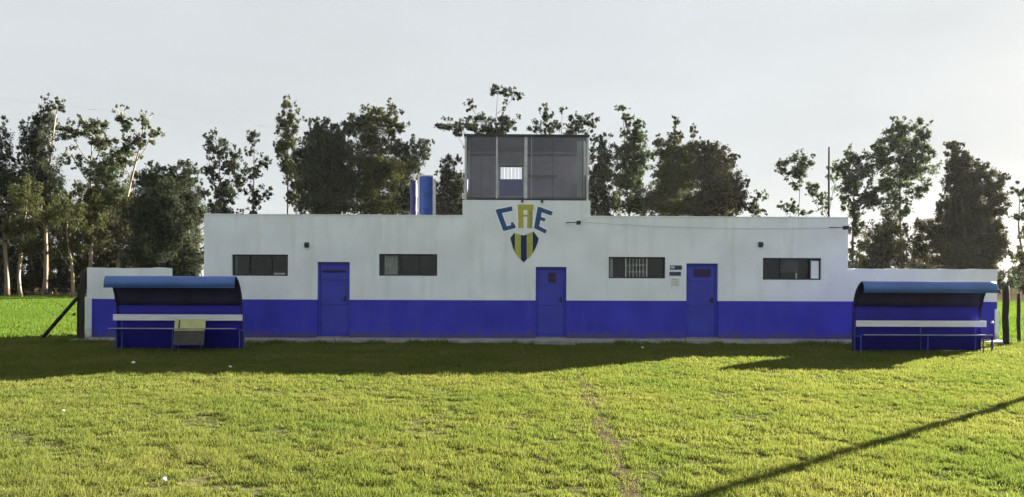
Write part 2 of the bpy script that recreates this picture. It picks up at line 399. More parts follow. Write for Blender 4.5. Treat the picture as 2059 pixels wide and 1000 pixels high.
bar(XR - TH, XR, Y0 + TH, Y0 + DEP, 0, ZR).build('side_wall', 'white_paint', bld)
bar(XL + TH, XR - TH, Y0 + DEP - TH, Y0 + DEP, 0, ZR).build('rear_wall', 'white_paint', bld)
bar(XL + TH, XR - TH, Y0 + TH, Y0 + DEP - TH, ZR - 0.42, ZR - 0.27).build('roof', 'roof_grey', bld)
bar(XL + TH, XR - TH, Y0 + TH, Y0 + DEP - TH, 0.02, 0.06).build('floor_slab', 'interior', bld)
for px in (720, 1000, 1200, 1460):
    bar(X(px) - 0.06, X(px) + 0.06, Y0 + TH + .01, Y0 + DEP - TH - .01, 0.06, ZR - 0.43).build('partition', 'interior', bld)
# raised block that carries the cabin
TD = 2.5
bar(TXL, TXL + TH, Y0 + TH, Y0 + TD, ZR - 0.268, ZT).build('raised_side', 'white_paint', bld)
bar(TXR - TH, TXR, Y0 + TH, Y0 + TD, ZR - 0.268, ZT).build('raised_side', 'white_paint', bld)
bar(TXL + TH, TXR - TH, Y0 + TD - TH, Y0 + TD, ZR - 0.268, ZT).build('raised_back', 'white_paint', bld)
bar(TXL + TH, TXR - TH, Y0 + TH, Y0 + TD - TH, ZT - 0.14, ZT - 0.01).build('raised_floor', 'concrete', bld)
# copings: thin weathered mortar caps
def coping(x0, x1, z, y0=Y0 - 0.012, y1=Y0 + TH + 0.012):
    n = max(3, int((x1 - x0) / 0.35)); vs, fs = [], []
    for i in range(n + 1):
        x = x0 + (x1 - x0) * i / n; h = 0.028 + 0.008 * mnoise.noise(Vector((x * 1.7, z, 0)))
        vs += [(x, y0, z + 0.002), (x, y1, z + 0.002), (x, y1, z + h), (x, y0, z + h)]
        if i:
            k = 4 * i; j = k - 4
            fs += [(j, k, k + 3, j + 3), (j + 3, k + 3, k + 2, j + 2), (j + 2, k + 2, k + 1, j + 1), (j + 1, k + 1, k, j)]
    fs += [(0, 3, 2, 1), (4 * n, 4 * n + 1, 4 * n + 2, 4 * n + 3)]
    return MB().add(vs, fs)
coping(XL, TXL - .003, ZR).build('coping', 'white_paint', bld)
coping(TXR + .003, XR, ZR).build('coping', 'white_paint', bld)
# doors
for k, q in enumerate(doors):
    x0, x1 = q['x']; z0, z1 = q['z']; yd = Y0 + 0.11
    fw = 0.055
    d = MB().box(x0 + fw, x1 - fw, yd, yd + 0.045, z0 + 0.012, z1 - fw).build('door', 'door_blue', bld, bevel=0.004)
    # door frame, each jamb butted
    fr = MB().box(x0, x0 + fw - .002, yd - 0.03, yd + 0.08, z0, z1).box(x1 - fw + .002, x1, yd - 0.03, yd + 0.08, z0, z1).box(x0 + fw - .002, x1 - fw + .002, yd - 0.03, yd + 0.08, z1 - fw + .002, z1)
    fr.build('frame', 'door_blue', d)
    for zz in (z0 + .3, z1 - fw - .35): MB().tube([(x0 + fw + .004, yd - .012, zz - .05), (x0 + fw + .004, yd - .012, zz + .05)], .012, 8).build('hinge', 'frame_dark', d)
    MB().box(x0 + .003, x1 - .003, Y0 - .03, yd + .07, z0 - .03, z0 + .008).build('threshold', 'concrete', d)
    w = x1 - x0; ih = z1 - z0
    zm = ZB - 0.10
    # raised rails of the leaf
    for (a, b) in ((z0 + .10, z0 + .17), (zm - 0.03, zm + 0.03), (z1 - fw - .42, z1 - fw - .37)):
        MB().box(x0 + fw + .01, x1 - fw - .01, yd - 0.014, yd - 0.001, a, b).build('rail', 'door_blue', d, bevel=.003)
    if k == 0:
        MB().box(x0 + fw + .06, x1 - fw - .06, yd - 0.012, yd - 0.001, z1 - fw - .22, z1 - fw - .16).build('vent', 'door_dark', d)
    elif k == 1:
        MB().box(x0 + w * .42, x0 + w * .66, yd - 0.012, yd - 0.001, z1 - fw - .36, z1 - fw - .10).build('pane', 'door_brown', d)
    else:
        for s in range(4):
            zz = z1 - fw - .09 - s * .055
            MB().add([(x0 + w * .26, yd - .018, zz - .04), (x0 + w * .80, yd - .018, zz - .04), (x0 + w * .80, yd - .002, zz), (x0 + w * .26, yd - .002, zz),
                      (x0 + w * .26, yd - .012, zz - .044), (x0 + w * .80, yd - .012, zz - .044)], [(0, 1, 2, 3), (0, 4, 5, 1)]).build('louvre', 'door_brown', d)
    MB().box(x1 - fw - .10, x1 - fw - .06, yd - .02, yd - .001, zm + .04, zm + .2).tube([(x1 - fw - .08, yd - .02, zm + .12), (x1 - fw - .08, yd - .06, zm + .12), (x1 - fw - .18, yd - .06, zm + .12)], .01, 6).build('handle', 'frame_dark', d)
# windows
for k, q in enumerate(wins):
    x0, x1 = q['x']; z0, z1 = q['z']; yw = Y0 + 0.10; fw = 0.035
    f = MB().box(x0, x0 + fw, yw - .03, yw + .04, z0, z1).box(x1 - fw, x1, yw - .03, yw + .04, z0, z1).box(x0 + fw, x1 - fw, yw - .03, yw + .04, z0, z0 + fw).box(x0 + fw, x1 - fw, yw - .03, yw + .04, z1 - fw, z1).build('window', 'frame_dark', bld)
    MB().box(x0 - .04, x1 + .04, Y0 - .035, Y0 + .065, z0 - .035, z0 - .002 + .0).build('sill', 'white_paint', f) if False else None
    mull = {0: [.29, .70], 1: [.36, .70], 2: [.30, .69], 3: [.31, .84]}[k]
    edges = [0] + mull + [1]
    ix0, ix1 = x0 + fw, x1 - fw
    for j in range(len(edges) - 1):
        a, b = ix0 + (ix1 - ix0) * edges[j], ix0 + (ix1 - ix0) * edges[j + 1]
        dy = 0.012 * (j % 2)
        open_pane = (k == 3 and j == 2)
        MB().box(a + .004, b - .004, yw + dy, yw + dy + .005, z0 + fw, z1 - fw).build('pane', 'glass_window', f)
        if j: MB().box(a - .014, a + .014, yw - .02, yw + .035, z0 + fw, z1 - fw).build('mullion', 'frame_dark' if k != 2 else 'frame_alu', f)
    if k == 2:
        a, b = ix0 + (ix1 - ix0) * .31, ix0 + (ix1 - ix0) * .68
        for t in range(1, 6):
            xx = a + (b - a) * t / 6
            MB().tube([(xx, yw - .028, z0 + fw), (xx, yw - .028, z1 - fw)], .006, 6).build('bar', 'bar_white', f)
        for t in (.30, .62):
            zz = z0 + (z1 - z0) * t
            MB().tube([(a, yw - .036, zz), (b, yw - .036, zz)], .007, 6).build('bar', 'bar_white', f)
        MB().box(ix0 + .01, ix0 + .10, yw + .07, yw + .08, z0 + .02, z1 - .04).build('curtain', 'curtain_green', f)
    def drape(xa, xb, yb, za, zb_, name, m):
        n = 22; vs, fs = [], []
        for i in range(n + 1):
            x = xa + (xb - xa) * i / n; y = yb + .018 * math.sin(i * 1.9)
            vs += [(x, y, za), (x, y, zb_)]
            if i: fs.append((2 * i - 2, 2 * i, 2 * i + 1, 2 * i - 1))
        MB().add(vs, fs).build(name, m, f)
    if k == 3:
        MB().box(ix0 + (ix1 - ix0) * .855, ix1 - .012, yw - .026, yw - .012, z0 + fw + .004, z1 - .075).build('bright_board', 'white_paint', f)  # added white board standing in for brightness in the right pane
        MB().box(ix0 + (ix1 - ix0) * .34, ix0 + (ix1 - ix0) * .66, yw + .10, yw + .13, z0 + .20, z1 - .05).build('blind', 'board_grey', f)
        MB().box(ix0 + (ix1 - ix0) * .60, ix0 + (ix1 - ix0) * .63, yw + .06, yw + .07, z0 + .02, z0 + .19).build('handle', 'bar_white', f)
    if k == 0:
        drape(ix0 + .01, ix0 + .07, yw + .05, z0 + .02, z1 - .04, 'curtain', 'curtain_green')
        MB().box(ix0 + (ix1 - ix0) * .73, ix0 + (ix1 - ix0) * .94, yw + .05, yw + .22, z0 + .035, z0 + .085).build('shelf', 'bar_white', f)
    if k == 1:
        drape(ix0 + (ix1 - ix0) * .06, ix0 + (ix1 - ix0) * .30, yw + .07, z0 + .02, z1 - .05, 'curtain', 'curtain_green')
# painted emblem: letters and shield, laid 3 mm thick on the plaster
YE = Y0 - 0.004
def pt(px, py): p = at(px, py, Y0); return (p.x, p.z)
def stroke(a, b, w):
    a, b = Vector(a), Vector(b); d = (b - a).normalized(); n = Vector((-d.y, d.x)) * w / 2
    return [tuple(q) for q in (pt(*(a - n)), pt(*(b - n)), pt(*(b + n)), pt(*(a + n)))]
em = MB().slab([pt(1024, 476), pt(1033, 466), pt(1053, 471), pt(1074, 463), pt(1086, 479), pt(1080, 500), pt(1068, 517), pt(1053, 531), pt(1038, 517), pt(1029, 500)], Y0 - .003, Y0 + .001).build('emblem', 'emblem_pale', bld)
em['label'] = 'painted club shield in yellow and navy stripes'
top = lambda x: np.interp(x, [1026.5, 1034, 1053, 1073, 1083], [478, 469, 474, 466, 480])
bot = lambda x: np.interp(x, [1026.5, 1031, 1036, 1042, 1047, 1053, 1059, 1065, 1072, 1078, 1083], [481, 498, 509, 517, 522, 528, 522, 517, 508, 497, 482])
for (a, b, m) in ((1026.5, 1035.5, 'emblem_navy'), (1035.8, 1047, 'emblem_yellow'), (1047.3, 1059.2, 'emblem_navy'), (1059.5, 1070.7, 'emblem_yellow'), (1071, 1083, 'emblem_navy')):
    xx = np.linspace(a, b, 7)
    poly = [pt(x, float(top(x))) for x in xx] + [pt(x, float(bot(x))) for x in xx[::-1]]
    MB().slab(poly, Y0 - .006, Y0 - .0032).build('stripe', m, em)
def letter(strokes, m, label):
    mb, halo = MB(), MB()
    for i, (a, b, w) in enumerate(strokes):
        halo.slab(stroke(a, b, w + 5), Y0 - .002 - .0002 * i, Y0 + .001)
        mb.slab(stroke(a, b, w), Y0 - .0045 - .0006 * i, Y0 - .003)
    o = mb.build('letter', m, bld); o['label'] = label
    halo.build('outline', 'emblem_white', o)
    return o
letter([((1001, 421), (1016.5, 463), 10), ((999, 426.5), (1030, 419.5), 9), ((1014, 460.5), (1036, 455), 8), ((1032.5, 457), (1029.5, 448), 6)], 'emblem_blue', 'blue painted letter C')
letter([((1086, 417), (1078.5, 460), 10), ((1083, 420.5), (1110, 430), 8.5), ((1081, 438), (1096, 442.5), 6.5), ((1077, 456), (1098, 466.5), 8)], 'emblem_blue', 'blue painted letter E')
a1 = letter([((1047, 414), (1047.5, 459), 11), ((1066, 414), (1065, 459), 11), ((1041, 417), (1073, 417), 11)], 'emblem_olive', 'yellow painted flat topped letter A')
MB().slab(stroke((1068, 424), (1067, 459), 6), Y0 - .0072, Y0 - .0066).build('shade_stroke', 'emblem_teal', a1)
MB().slab(stroke((1052, 434), (1061, 434), 4), Y0 - .0072, Y0 - .0028).build('crossbar', 'emblem_olive', a1)

# concrete apron and doorstep
ap = MB(); vs, fs = [], []
n = 60; xa, xb = X(172, 680), X(2000, 680)
for i in range(n + 1):
    x = xa + (xb - xa) * i / n; yy = Y0 - 0.72 + 0.05 * mnoise.noise(Vector((x * .8, 0, 4)))
    h = 0.075 + 0.012 * mnoise.noise(Vector((x * .5, 3, 1)))
    vs += [(x, yy, -0.02), (x, yy + .015, h), (x, Y0 + .02, h + .01)]
    if i: fs += [(3 * i - 3, 3 * i, 3 * i + 1, 3 * i - 2), (3 * i - 2, 3 * i + 1, 3 * i + 2, 3 * i - 1)]
fs += [(0, 1, 2), (3 * n, 3 * n + 2, 3 * n + 1)]
apron = ap.add(vs, fs).build('pavement', 'concrete'); tag(apron, 'grey concrete apron along the foot of the clubhouse', None, None, 'structure')
q = doors[1]
st = MB().box(q['x'][0] - .10, q['x'][1] + .12, Y0 - 1.15, Y0 - .60, -.02, .105).build('doorstep', 'concrete', bevel=.012)
tag(st, 'low concrete doorstep in front of the middle blue door', 'doorstep')

# ------------------------------------------------------------------ flank walls
def flank(name_label, x0, x1, zt, rough, strip_left):
    root = empty('boundary_wall', ((x0 + x1) / 2, Y0, 0), name_label, 'wall')
    ya, yb = Y0 + .02, Y0 + .2
    n = max(6, int((x1 - x0) / .12)); vs, fs = [], []
    for i in range(n + 1):
        x = x0 + (x1 - x0) * i / n; h = zt + (rough * mnoise.noise(Vector((x * 2.3, 1, 2))) + rough * .5 * mnoise.noise(Vector((x * 7, 1, 5))))
        vs += [(x, ya, ZB), (x, yb, ZB), (x, yb, h), (x, ya, h)]
        if i:
            k = 4 * i; j = k - 4
            fs += [(j, k, k + 3, j + 3), (j + 3, k + 3, k + 2, j + 2), (j + 2, k + 2, k + 1, j + 1), (j + 1, k + 1, k, j)]
    fs += [(0, 3, 2, 1), (4 * n, 4 * n + 1, 4 * n + 2, 4 * n + 3)]
    MB().add(vs, fs).build('upper_wall', 'white_paint', root)
    bar(x0, x1, ya, yb, 0, ZB - .001).build('lower_wall', 'blue_paint', root)['label'] = 'blue painted lower wall'
    xe = x0 if strip_left else x1
    a, b = (xe - .03, xe + .13) if strip_left else (xe - .07, xe + .03)
    bar(a, b, ya - .03, yb + .02, 0, ZB + .05 if strip_left else ZB - .2).build('corner_strip', 'white_paint', root)
    return root
zl = Z(260, 539)
flank('left white and blue boundary wall with ragged top behind the left dugout', X(174, 600), X(340, 545), zl, .035, True)
flank_low = empty('boundary_wall', (X(375), Y0, 0), 'short lower wall piece joining the left dugout wall to the clubhouse', 'wall')
bar(X(340, 545) + .003, XL - .003, Y0 + .03, Y0 + .2, 0, ZB - .001).build('lower_wall', 'blue_paint', flank_low)
bar(X(340, 545) + .003, XL - .003, Y0 + .03, Y0 + .2, ZB, Z(375, 560)).build('upper_wall', 'white_paint', flank_low)
flank('right white and blue boundary wall behind the right dugout', XR + .003, X(2006, 600), Z(1850, 541), .02, False)

# ------------------------------------------------------------------ cabin on the roof
cb = empty('press_cabin', ((TXL + TXR) / 2, Y0 + .06, ZT), 'dark glazed commentary cabin on the roof above the emblem', 'cabin')
cx0, cx1 = X(934, 340), X(1184, 340); cz0, cz1 = ZT + .002, Z(1058, 270); cy0, cy1 = Y0 + .05, Y0 + 2.4
pw = .055
for (a, b) in ((cx0, cx0 + pw), (cx1 - pw, cx1)):
    bar(a, b, cy0, cy0 + pw, cz0, cz1 - .06).build('corner_post', 'frame_alu', cb)
    bar(a, b, cy1 - pw, cy1, cz0, cz1 - .06).build('corner_post', 'frame_alu', cb)
mx_ = [X(999, 340), X(1057.5, 340)]
for i, xm in enumerate(mx_):
    w_ = (.022, .04)[i]
    bar(xm - w_, xm + w_, cy0 + .005, cy0 + .05, cz0 + .05, cz1 - .06).build('mullion', 'frame_alu', cb)
bar(cx0 + pw, cx1 - pw, cy0, cy0 + .06, cz0, cz0 + .05).build('bottom_rail', 'frame_dark', cb)
bar(cx0 - .02, cx1 + .02, cy0 - .04, cy1 + .04, cz1 - .06, cz1).build('roof', 'frame_dark', cb)
for pxm in (947, 968, 1069, 1112, 1172):
    xm = X(pxm, 340); bar(xm - .007, xm + .007, cy0 + .03, cy0 + .045, cz0 + .05, cz1 - .06).build('glazing_bar', 'frame_dark' if pxm != 1069 else 'frame_alu', cb)
bd = [cx0 + pw] + mx_ + [cx1 - pw]
for i in range(3):
    bar(bd[i] + .02, bd[i + 1] - .02, cy0 + .02, cy0 + .026, cz0 + .05, cz1 - .06).build('pane', 'glass_cabin', cb)
# side panels, lower solid, upper glass
for (a, b) in ((cx0 + .01, cx0 + .03), (cx1 - .03, cx1 - .01)):
    bar(a, b, cy0 + pw, cy1 - pw, cz0, cz0 + .7).build('side_panel', 'cabin_grey', cb)
    bar(a + .006, b - .008, cy0 + pw, cy1 - pw, cz0 + .72, cz1 - .06).build('pane', 'glass_cabin', cb)
    bar(a - .004, b + .004, cy0 + pw, cy1 - pw, cz0 + .7, cz0 + .72).build('side_rail', 'frame_alu', cb)
# rear wall with a half glazed door
def XC(px, Y=cy1): return at(px, 340, Y).x
def ZC(py, Y=cy1): return at(1030, py, Y).z
dx0, dx1 = XC(1003), XC(1053); wz0, wz1 = ZC(361), ZC(337)
hole = (dx0, dx1, cz0, ZC(333)); tz = ZC(333)
weld(wall_grid([cx0 + pw, cx1 - pw, dx0, dx1], [cz0, tz, cz1 - .06], lambda x, z: not (hole[0] < x < hole[1] and z < hole[3]), cy1 - .06, cy1 - .01).build('rear_wall', 'cabin_grey', cb))
dr = bar(dx0 + .005, dx1 - .005, cy1 - .045, cy1 - .015, cz0 + .01, wz0).build('door', 'pipe_blue', cb)
for (a, b, c, d_) in ((dx0 + .005, dx0 + .05, wz0, tz - .005), (dx1 - .05, dx1 - .005, wz0, tz - .005), (dx0 + .05, dx1 - .05, wz1, tz - .005)):
    bar(a, b, cy1 - .045, cy1 - .015, c + .001, d_).build('stile', 'frame_dark', dr)
for t in range(1, 6):
    xx = dx0 + .05 + (dx1 - dx0 - .1) * t / 6
    MB().tube([(xx, cy1 - .03, wz0), (xx, cy1 - .03, wz1)], .007, 6).build('bar', 'bar_white', dr)
bar(cx0 + pw, dx0 - .03, cy1 - .075, cy1 - .062, ZC(315), ZC(311)).build('batten', 'frame_dark', cb)
bar(dx1 + .04, cx1 - pw, cy1 - .075, cy1 - .062, ZC(315), ZC(311)).build('batten', 'frame_dark', cb)
bar(XC(1062), XC(1118), cy1 - .30, cy1 - .062, ZC(358), ZC(355)).build('shelf', 'frame_dark', cb)
bar(cx0 + pw, cx1 - pw, cy0 + .3, cy0 + .65, cz0 + .12, cz0 + .15).build('counter', 'cabin_grey', cb)
n = 26; vs, fs = [], []
for i in range(n + 1):
    x = at(1160, 340, cy0 + .1).x + (cx1 - .08 - at(1160, 340, cy0 + .1).x) * i / n
    vs += [(x, cy0 + .12 + .025 * math.sin(i * 1.7), cz0 + .1), (x, cy0 + .12 + .018 * math.sin(i * 1.7 + .4), cz1 - .15)]
    if i: fs.append((2 * i - 2, 2 * i, 2 * i + 1, 2 * i - 1))
MB().add(vs, fs).build('curtain', 'curtain_green', cb)
for px in (1050, 1090):
    p = at(px, 405, Y0)
    MB().box(p.x - .03, p.x + .03, Y0 - .03, Y0 - .002, ZT - .06, ZT + .015).build('bracket', 'rust' if px < 1060 else 'frame_dark', cb)

# ------------------------------------------------------------------ drums on the roof
def drum(px0, px1, pt_, Y, label, m='barrel_blue'):
    x0, x1 = at(px0, 390, Y).x, at(px1, 390, Y).x; r = (x1 - x0) / 2; c = ((x0 + x1) / 2, Y + r, ZR - .27)
    zt = at((px0 + px1) / 2, pt_, Y + r).z; h = zt - c[2]; b0 = .22
    root = empty('water_drum', c, label, 'water drum', 'blue drums on the clubhouse roof')
    prof = [(r * .93, b0), (r, b0 + .04)]
    for t in (.30, .64):
        z = b0 + (h - b0) * t
        prof += [(r, z - .035), (r * 1.045, z - .015), (r * 1.045, z + .015), (r, z + .035)]
    prof += [(r, h - .09), (r * .95, h - .03), (r * .95, h - .005)]
    MB().lathe(prof, c, 28).build('body', m, root, smooth=True)
    MB().lathe([(r * .90, h - .004), (r * .97, h), (r * .97, h + .03), (r * .80, h + .035), (r * .80, h + .01)], c, 28).build('lid', 'pvc_sunlit_white' if m == 'barrel_blue' else m, root)  # main drum's lid whitened to paint in its sunlit rim
    for sx in (-1, 1):
        bar(c[0] + sx * r * .7 - .05, c[0] + sx * r * .7 + .05, c[1] - r, c[1] + r, c[2] + .002, c[2] + b0).build('support_block', 'concrete', root)
    return root, c, r, h
d1, c, r, h = drum(842, 870, 356, Y0 + 1.2, 'larger blue plastic drum with lid coloured sunlit white and white pipe on the roof')
MB().tube([(c[0] - r * 1.04, c[1] - r * .55, c[2]), (c[0] - r * 1.04, c[1] - r * .55, c[2] + h + .06), (c[0] - r * .3, c[1] - r * .3, c[2] + h + .06)], .026, 8).build('pipe_or_sunlit_edge', 'pvc_sunlit_white', d1)
MB().tube([(c[0] + r * 1.12, c[1] - r * .2, c[2]), (c[0] + r * 1.12, c[1] - r * .2, c[2] + h - .06)], .05, 10).build('pipe_or_sunlit_edge', 'pvc_sunlit_white', d1)  # white tube added as the drum's sunlit right edge
drum(824, 838, 366, Y0 + 2.1, 'narrower drum in shade-darkened colour half hidden behind the larger one on the roof', 'barrel_shaded')

# ------------------------------------------------------------------ small fittings on the facade
def bulkhead(px, py, label):
    p = at(px, py, Y0); root = empty('wall_lamp', (p.x, Y0, p.z), label, 'lamp', 'lamps on the facade')
    MB().box(p.x - .06, p.x + .06, Y0 - .03, Y0 - .001, p.z - .07, p.z + .07).build('back_plate', 'lamp_black', root, bevel=.01)
    vs = MB(); prof = [(.055, 0), (.06, .03), (.05, .07), (.025, .095), (.005, .10)]
    n = 16; v, f = [], []
    for (r_, d_) in prof:
        for k in range(n):
            a = 2 * math.pi * k / n; v.append((p.x + r_ * math.cos(a), Y0 - .031 - d_, p.z + r_ * math.sin(a)))
    for i in range(len(prof) - 1):
        for k in range(n): f.append((i * n + k, i * n + (k + 1) % n, (i + 1) * n + (k + 1) % n, (i + 1) * n + k))
    f.append(tuple((len(prof) - 1) * n + k for k in range(n)))
    vs.add(v, f).build('lens', 'lamp_black', root, smooth=True)
bulkhead(617, 493, 'dark round wall lamp between the two left windows')
bulkhead(1529, 492, 'dark round wall lamp left of the rightmost window')
def arm_lamp(px, py, label, reach, side):
    p = at(px, py, Y0); root = empty('floodlight', (p.x, Y0, p.z), label, 'floodlight', 'floodlights on brackets')
    q_ = (p.x + side * reach, Y0 - .28, p.z - .01)
    MB().tube([(p.x + side * reach * 1.0 - side * .30, Y0 - .002, p.z + .02), q_], .012, 6).build('arm', 'lamp_black', root)
    MB().box(q_[0] - .055, q_[0] + .055, q_[1] - .06, q_[1] + .05, q_[2] - .05, q_[2] + .05).build('housing', 'lamp_black', root, bevel=.015)
    MB().box(q_[0] - .045, q_[0] + .045, q_[1] - .068, q_[1] - .061, q_[2] - .045, q_[2] + .035).build('lens', 'frame_dark', root)
arm_lamp(1161, 449, 'small dark floodlight right of the emblem', .0, 1)
arm_lamp(1690, 459, 'small dark floodlight on an arm at the right end of the facade', .0, 1)
a, b = at(1161, 446, Y0 - .02), at(1688, 458, Y0 - .02)
pts = []
for i in range(25):
    t = i / 24; p = a.lerp(b, t); p.z -= .11 * 4 * t * (1 - t) * .8; p.y = Y0 - .02; pts.append(p)
tag(MB().tube([at(1187, 437, Y0 - .02)] + [a] + pts[1:], .004, 5).build('cable', 'ink_grey'), 'thin cable sagging across the facade between the two floodlights', 'cable')
# plaques by the right door
def plaque(px0, px1, py0, py1, label, silver):
    p, q_ = at(px0, py1, Y0), at(px1, py0, Y0)
    root = empty('plaque', ((p.x + q_.x) / 2, Y0, p.z), label, 'plaque', 'plates beside the right door')
    bar(p.x, q_.x, Y0 - .015, Y0 - .001, p.z, q_.z).build('plate', 'plaque_navy', root, bevel=.003)
    if silver: bar(p.x + .012, p.x + (q_.x - p.x) * .38, Y0 - .018, Y0 - .0155, p.z + .03, q_.z - .02).build('inlay', 'plaque_silver', root)
plaque(1347, 1371, 534, 542.5, 'upper navy plate beside the right door with silver inlay', True)
plaque(1346, 1369, 547, 554.5, 'lower navy plate beside the right door', False)
p, q_ = at(1349, 577, Y0), at(1366, 559, Y0)
root = empty('notice', (p.x, Y0, p.z), 'faded white paper notice taped under the navy plates', 'notice')
bar(p.x, q_.x, Y0 - .005, Y0 - .001, p.z, q_.z).build('sheet', 'paper', root)
for t in (.2, .5, .78): bar(p.x + .03, q_.x - .03, Y0 - .0075, Y0 - .0055, p.z + (q_.z - p.z) * t, p.z + (q_.z - p.z) * (t + .07)).build('line', 'ink_grey', root)

# ------------------------------------------------------------------ dugouts
def dugout(pl, pr, py_lip, py_crest, py_back, label):
    Yf = 16.88; Yb = Yf + .52
    x0, x1 = at(pl, py_lip, Yf).x, at(pr, py_lip, Yf).x; cxm = (pl + pr) / 2
    zl, zc = at(cxm, py_lip, Yf).z, at(cxm, py_crest, Yf + .06).z
    zb = at(cxm, py_back, Yb).z
    root = empty('dugout', ((x0 + x1) / 2, Yf + .3, 0), label, 'dugout', 'dugouts')
    prof = [(Yf, zl), (Yf + .02, zl + (zc - zl) * .5), (Yf + .05, zl + (zc - zl) * .88), (Yf + .08, zc), (Yf + .14, zc),
            (Yf + .28, zc - (zc - zb) * .18), (Yf + .41, zc - (zc - zb) * .48), (Yf + .49, zc - (zc - zb) * .80), (Yb, zb), (Yb + .05, zb - .14), (Yb + .07, zb - .3), (Yb + .08, .02)]
    def shell(p0, nx=24):
        vs, fs = [], []; m = len(p0)
        for i in range(nx + 1):
            x = x0 + (x1 - x0) * i / nx
            for (y, z) in p0:
                w = .007 * mnoise.noise(Vector((x * 1.3, y * 4, z * 3)))
                vs.append((x, y + w, z + w))
        for i in range(nx):
            for j in range(m - 1):
                fs.append((i * m + j, (i + 1) * m + j, (i + 1) * m + j + 1, i * m + j + 1))
        return MB().add(vs, fs)
    for nm, p0, m in (('roof_sheet', prof[:5], 'sheet_blue'), ('curved_cover', prof[4:10], 'shell_shade'), ('back_sheet', prof[9:], 'shell_blue')):
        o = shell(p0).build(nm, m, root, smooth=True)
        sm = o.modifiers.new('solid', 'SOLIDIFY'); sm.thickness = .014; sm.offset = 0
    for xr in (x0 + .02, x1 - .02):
        MB().tube([(xr, y + .012, z - .026) for (y, z) in prof[2:5]] + [(xr, y - .026, z - .01) for (y, z) in prof[5:]], .016, 8).build('rib', 'shell_shade', root)
    MB().tube([(x0, Yf + .012, zl - .010), (x1, Yf + .012, zl - .010)], .014, 8).build('lip_rail', 'sheet_blue', root)
    return x0, x1
def bench(pl, pr, y0p, y1p, seat_py, legs, foot_py, label):
    Yk = 17.34; Ys = 17.04
    x0, x1 = at(pl, y0p, Yk).x, at(pr, y0p, Yk).x; cm = (pl + pr) / 2
    root = empty('bench', ((x0 + x1) / 2, 17.3, 0), label, 'bench', 'benches in the dugouts')
    za, zb = at(cm, y1p, Yk).z, at(cm, y0p, Yk).z
    MB().box(x0, x1, Yk, Yk + .028, za, zb).build('backrest', 'plank_white', root, bevel=.006)
    zs_ = at(cm, seat_py, Ys).z
    sx0, sx1 = x0 + .04, x1 - .05
    for k in range(2):
        MB().box(sx0, sx1, Ys + .03 + k * .13, Ys + .15 + k * .13, zs_ - .035, zs_ - .01).build('seat_plank', 'shell_blue', root, bevel=.004)
    MB().tube([(sx0, Ys + .008, zs_ - .006), (sx1, Ys + .008, zs_ - .006)], .011, 8).build('seat_rail', 'seat_grey', root)
    for lp in legs:
        x = at(lp, foot_py, Ys).x
        MB().tube([(x, Ys + .05, -.02), (x, Ys + .05, zs_ - .036)], .014, 8).build('leg', 'pipe_blue', root)
        MB().tube([(x, Yk + .045, -.02), (x, Yk + .045, zb - .02)], .015, 8).build('leg', 'pipe_blue', root)
        MB().tube([(x, Ys + .05, zs_ - .05), (x, Yk + .045, zs_ - .05)], .012, 8).build('crossbar', 'pipe_blue', root)
    return x0, x1
dugout(208, 471, 577, 556, 602, 'left dugout with curved light blue roof beside the wire fence post')
dugout(1738, 2006, 587, 567, 605, 'right dugout with curved light blue roof in front of the right wall')
bench(227, 487, 632.5, 645, 660.5, (230, 345, 480), 706, 'white backed bench under the left dugout roof')
bench(1722, 1984, 645, 657.5, 673.5, (1733, 1868, 1980), 710, 'white backed bench under the right dugout roof')
p = at(1995, 653, 17.2)
MB_ = MB().tube([(p.x, 17.2, -.02), (p.x, 17.2, p.z + .02)], .022, 10)
root = empty('bollard', (p.x, 17.2, 0), 'short blue post with white cap at the right end of the right bench', 'post')
MB_.build('shaft', 'shell_blue', root)
MB().lathe([(.024, p.z + .021), (.035, p.z + .04), (.03, p.z + .065), (.01, p.z + .08)], (p.x, 17.2, 0), 12).build('cap', 'plank_white', root, smooth=True)

# pale board standing under the left bench
p0, p1 = at(347, 684, 16.98), at(409, 643, 16.98)
root = empty('board', ((p0.x + p1.x) / 2, 16.98, 0), 'pale yellow and grey board propped against the left bench', 'board')
zm = p0.z + (p1.z - p0.z) * .45; z00 = 0.14
def lean(z): return 16.98 + .12 * (z / p1.z)
for (a, b, m, nm) in ((z00, zm - .002, 'board_grey', 'lower_panel'), (zm, p1.z, 'board_yellow', 'upper_panel')):
    MB().add([(p0.x, lean(a), a), (p1.x, lean(a), a), (p1.x, lean(b), b), (p0.x, lean(b), b), (p0.x, lean(a) + .02, a), (p1.x, lean(a) + .02, a), (p1.x, lean(b) + .02, b), (p0.x, lean(b) + .02, b)],
             [(0, 1, 2, 3), (7, 6, 5, 4), (0, 4, 5, 1), (1, 5, 6, 2), (2, 6, 7, 3), (3, 7, 4, 0)]).build(nm, m, root)
for lx in (p0.x + .03, p1.x - .06): MB().box(lx, lx + .03, lean(0) + .002, lean(0) + .022, -.01, z00 - .001).build('leg', 'post_wood', root)
MB().add([(p0.x + .09, lean(zm) - .004, zm + .02), (p0.x + .12, lean(zm) - .004, zm + .02), (p0.x + .12, lean(p1.z) - .004, p1.z - .02), (p0.x + .09, lean(p1.z) - .004, p1.z - .02),
          (p0.x + .09, lean(zm) - .001, zm + .02), (p0.x + .12, lean(zm) - .001, zm + .02), (p0.x + .12, lean(p1.z) - .001, p1.z - .02), (p0.x + .09, lean(p1.z) - .001, p1.z - .02)],
         [(0, 1, 2, 3), (0, 4, 5, 1), (1, 5, 6, 2), (2, 6, 7, 3), (3, 7, 4, 0)]).build('batten', 'post_wood', root)

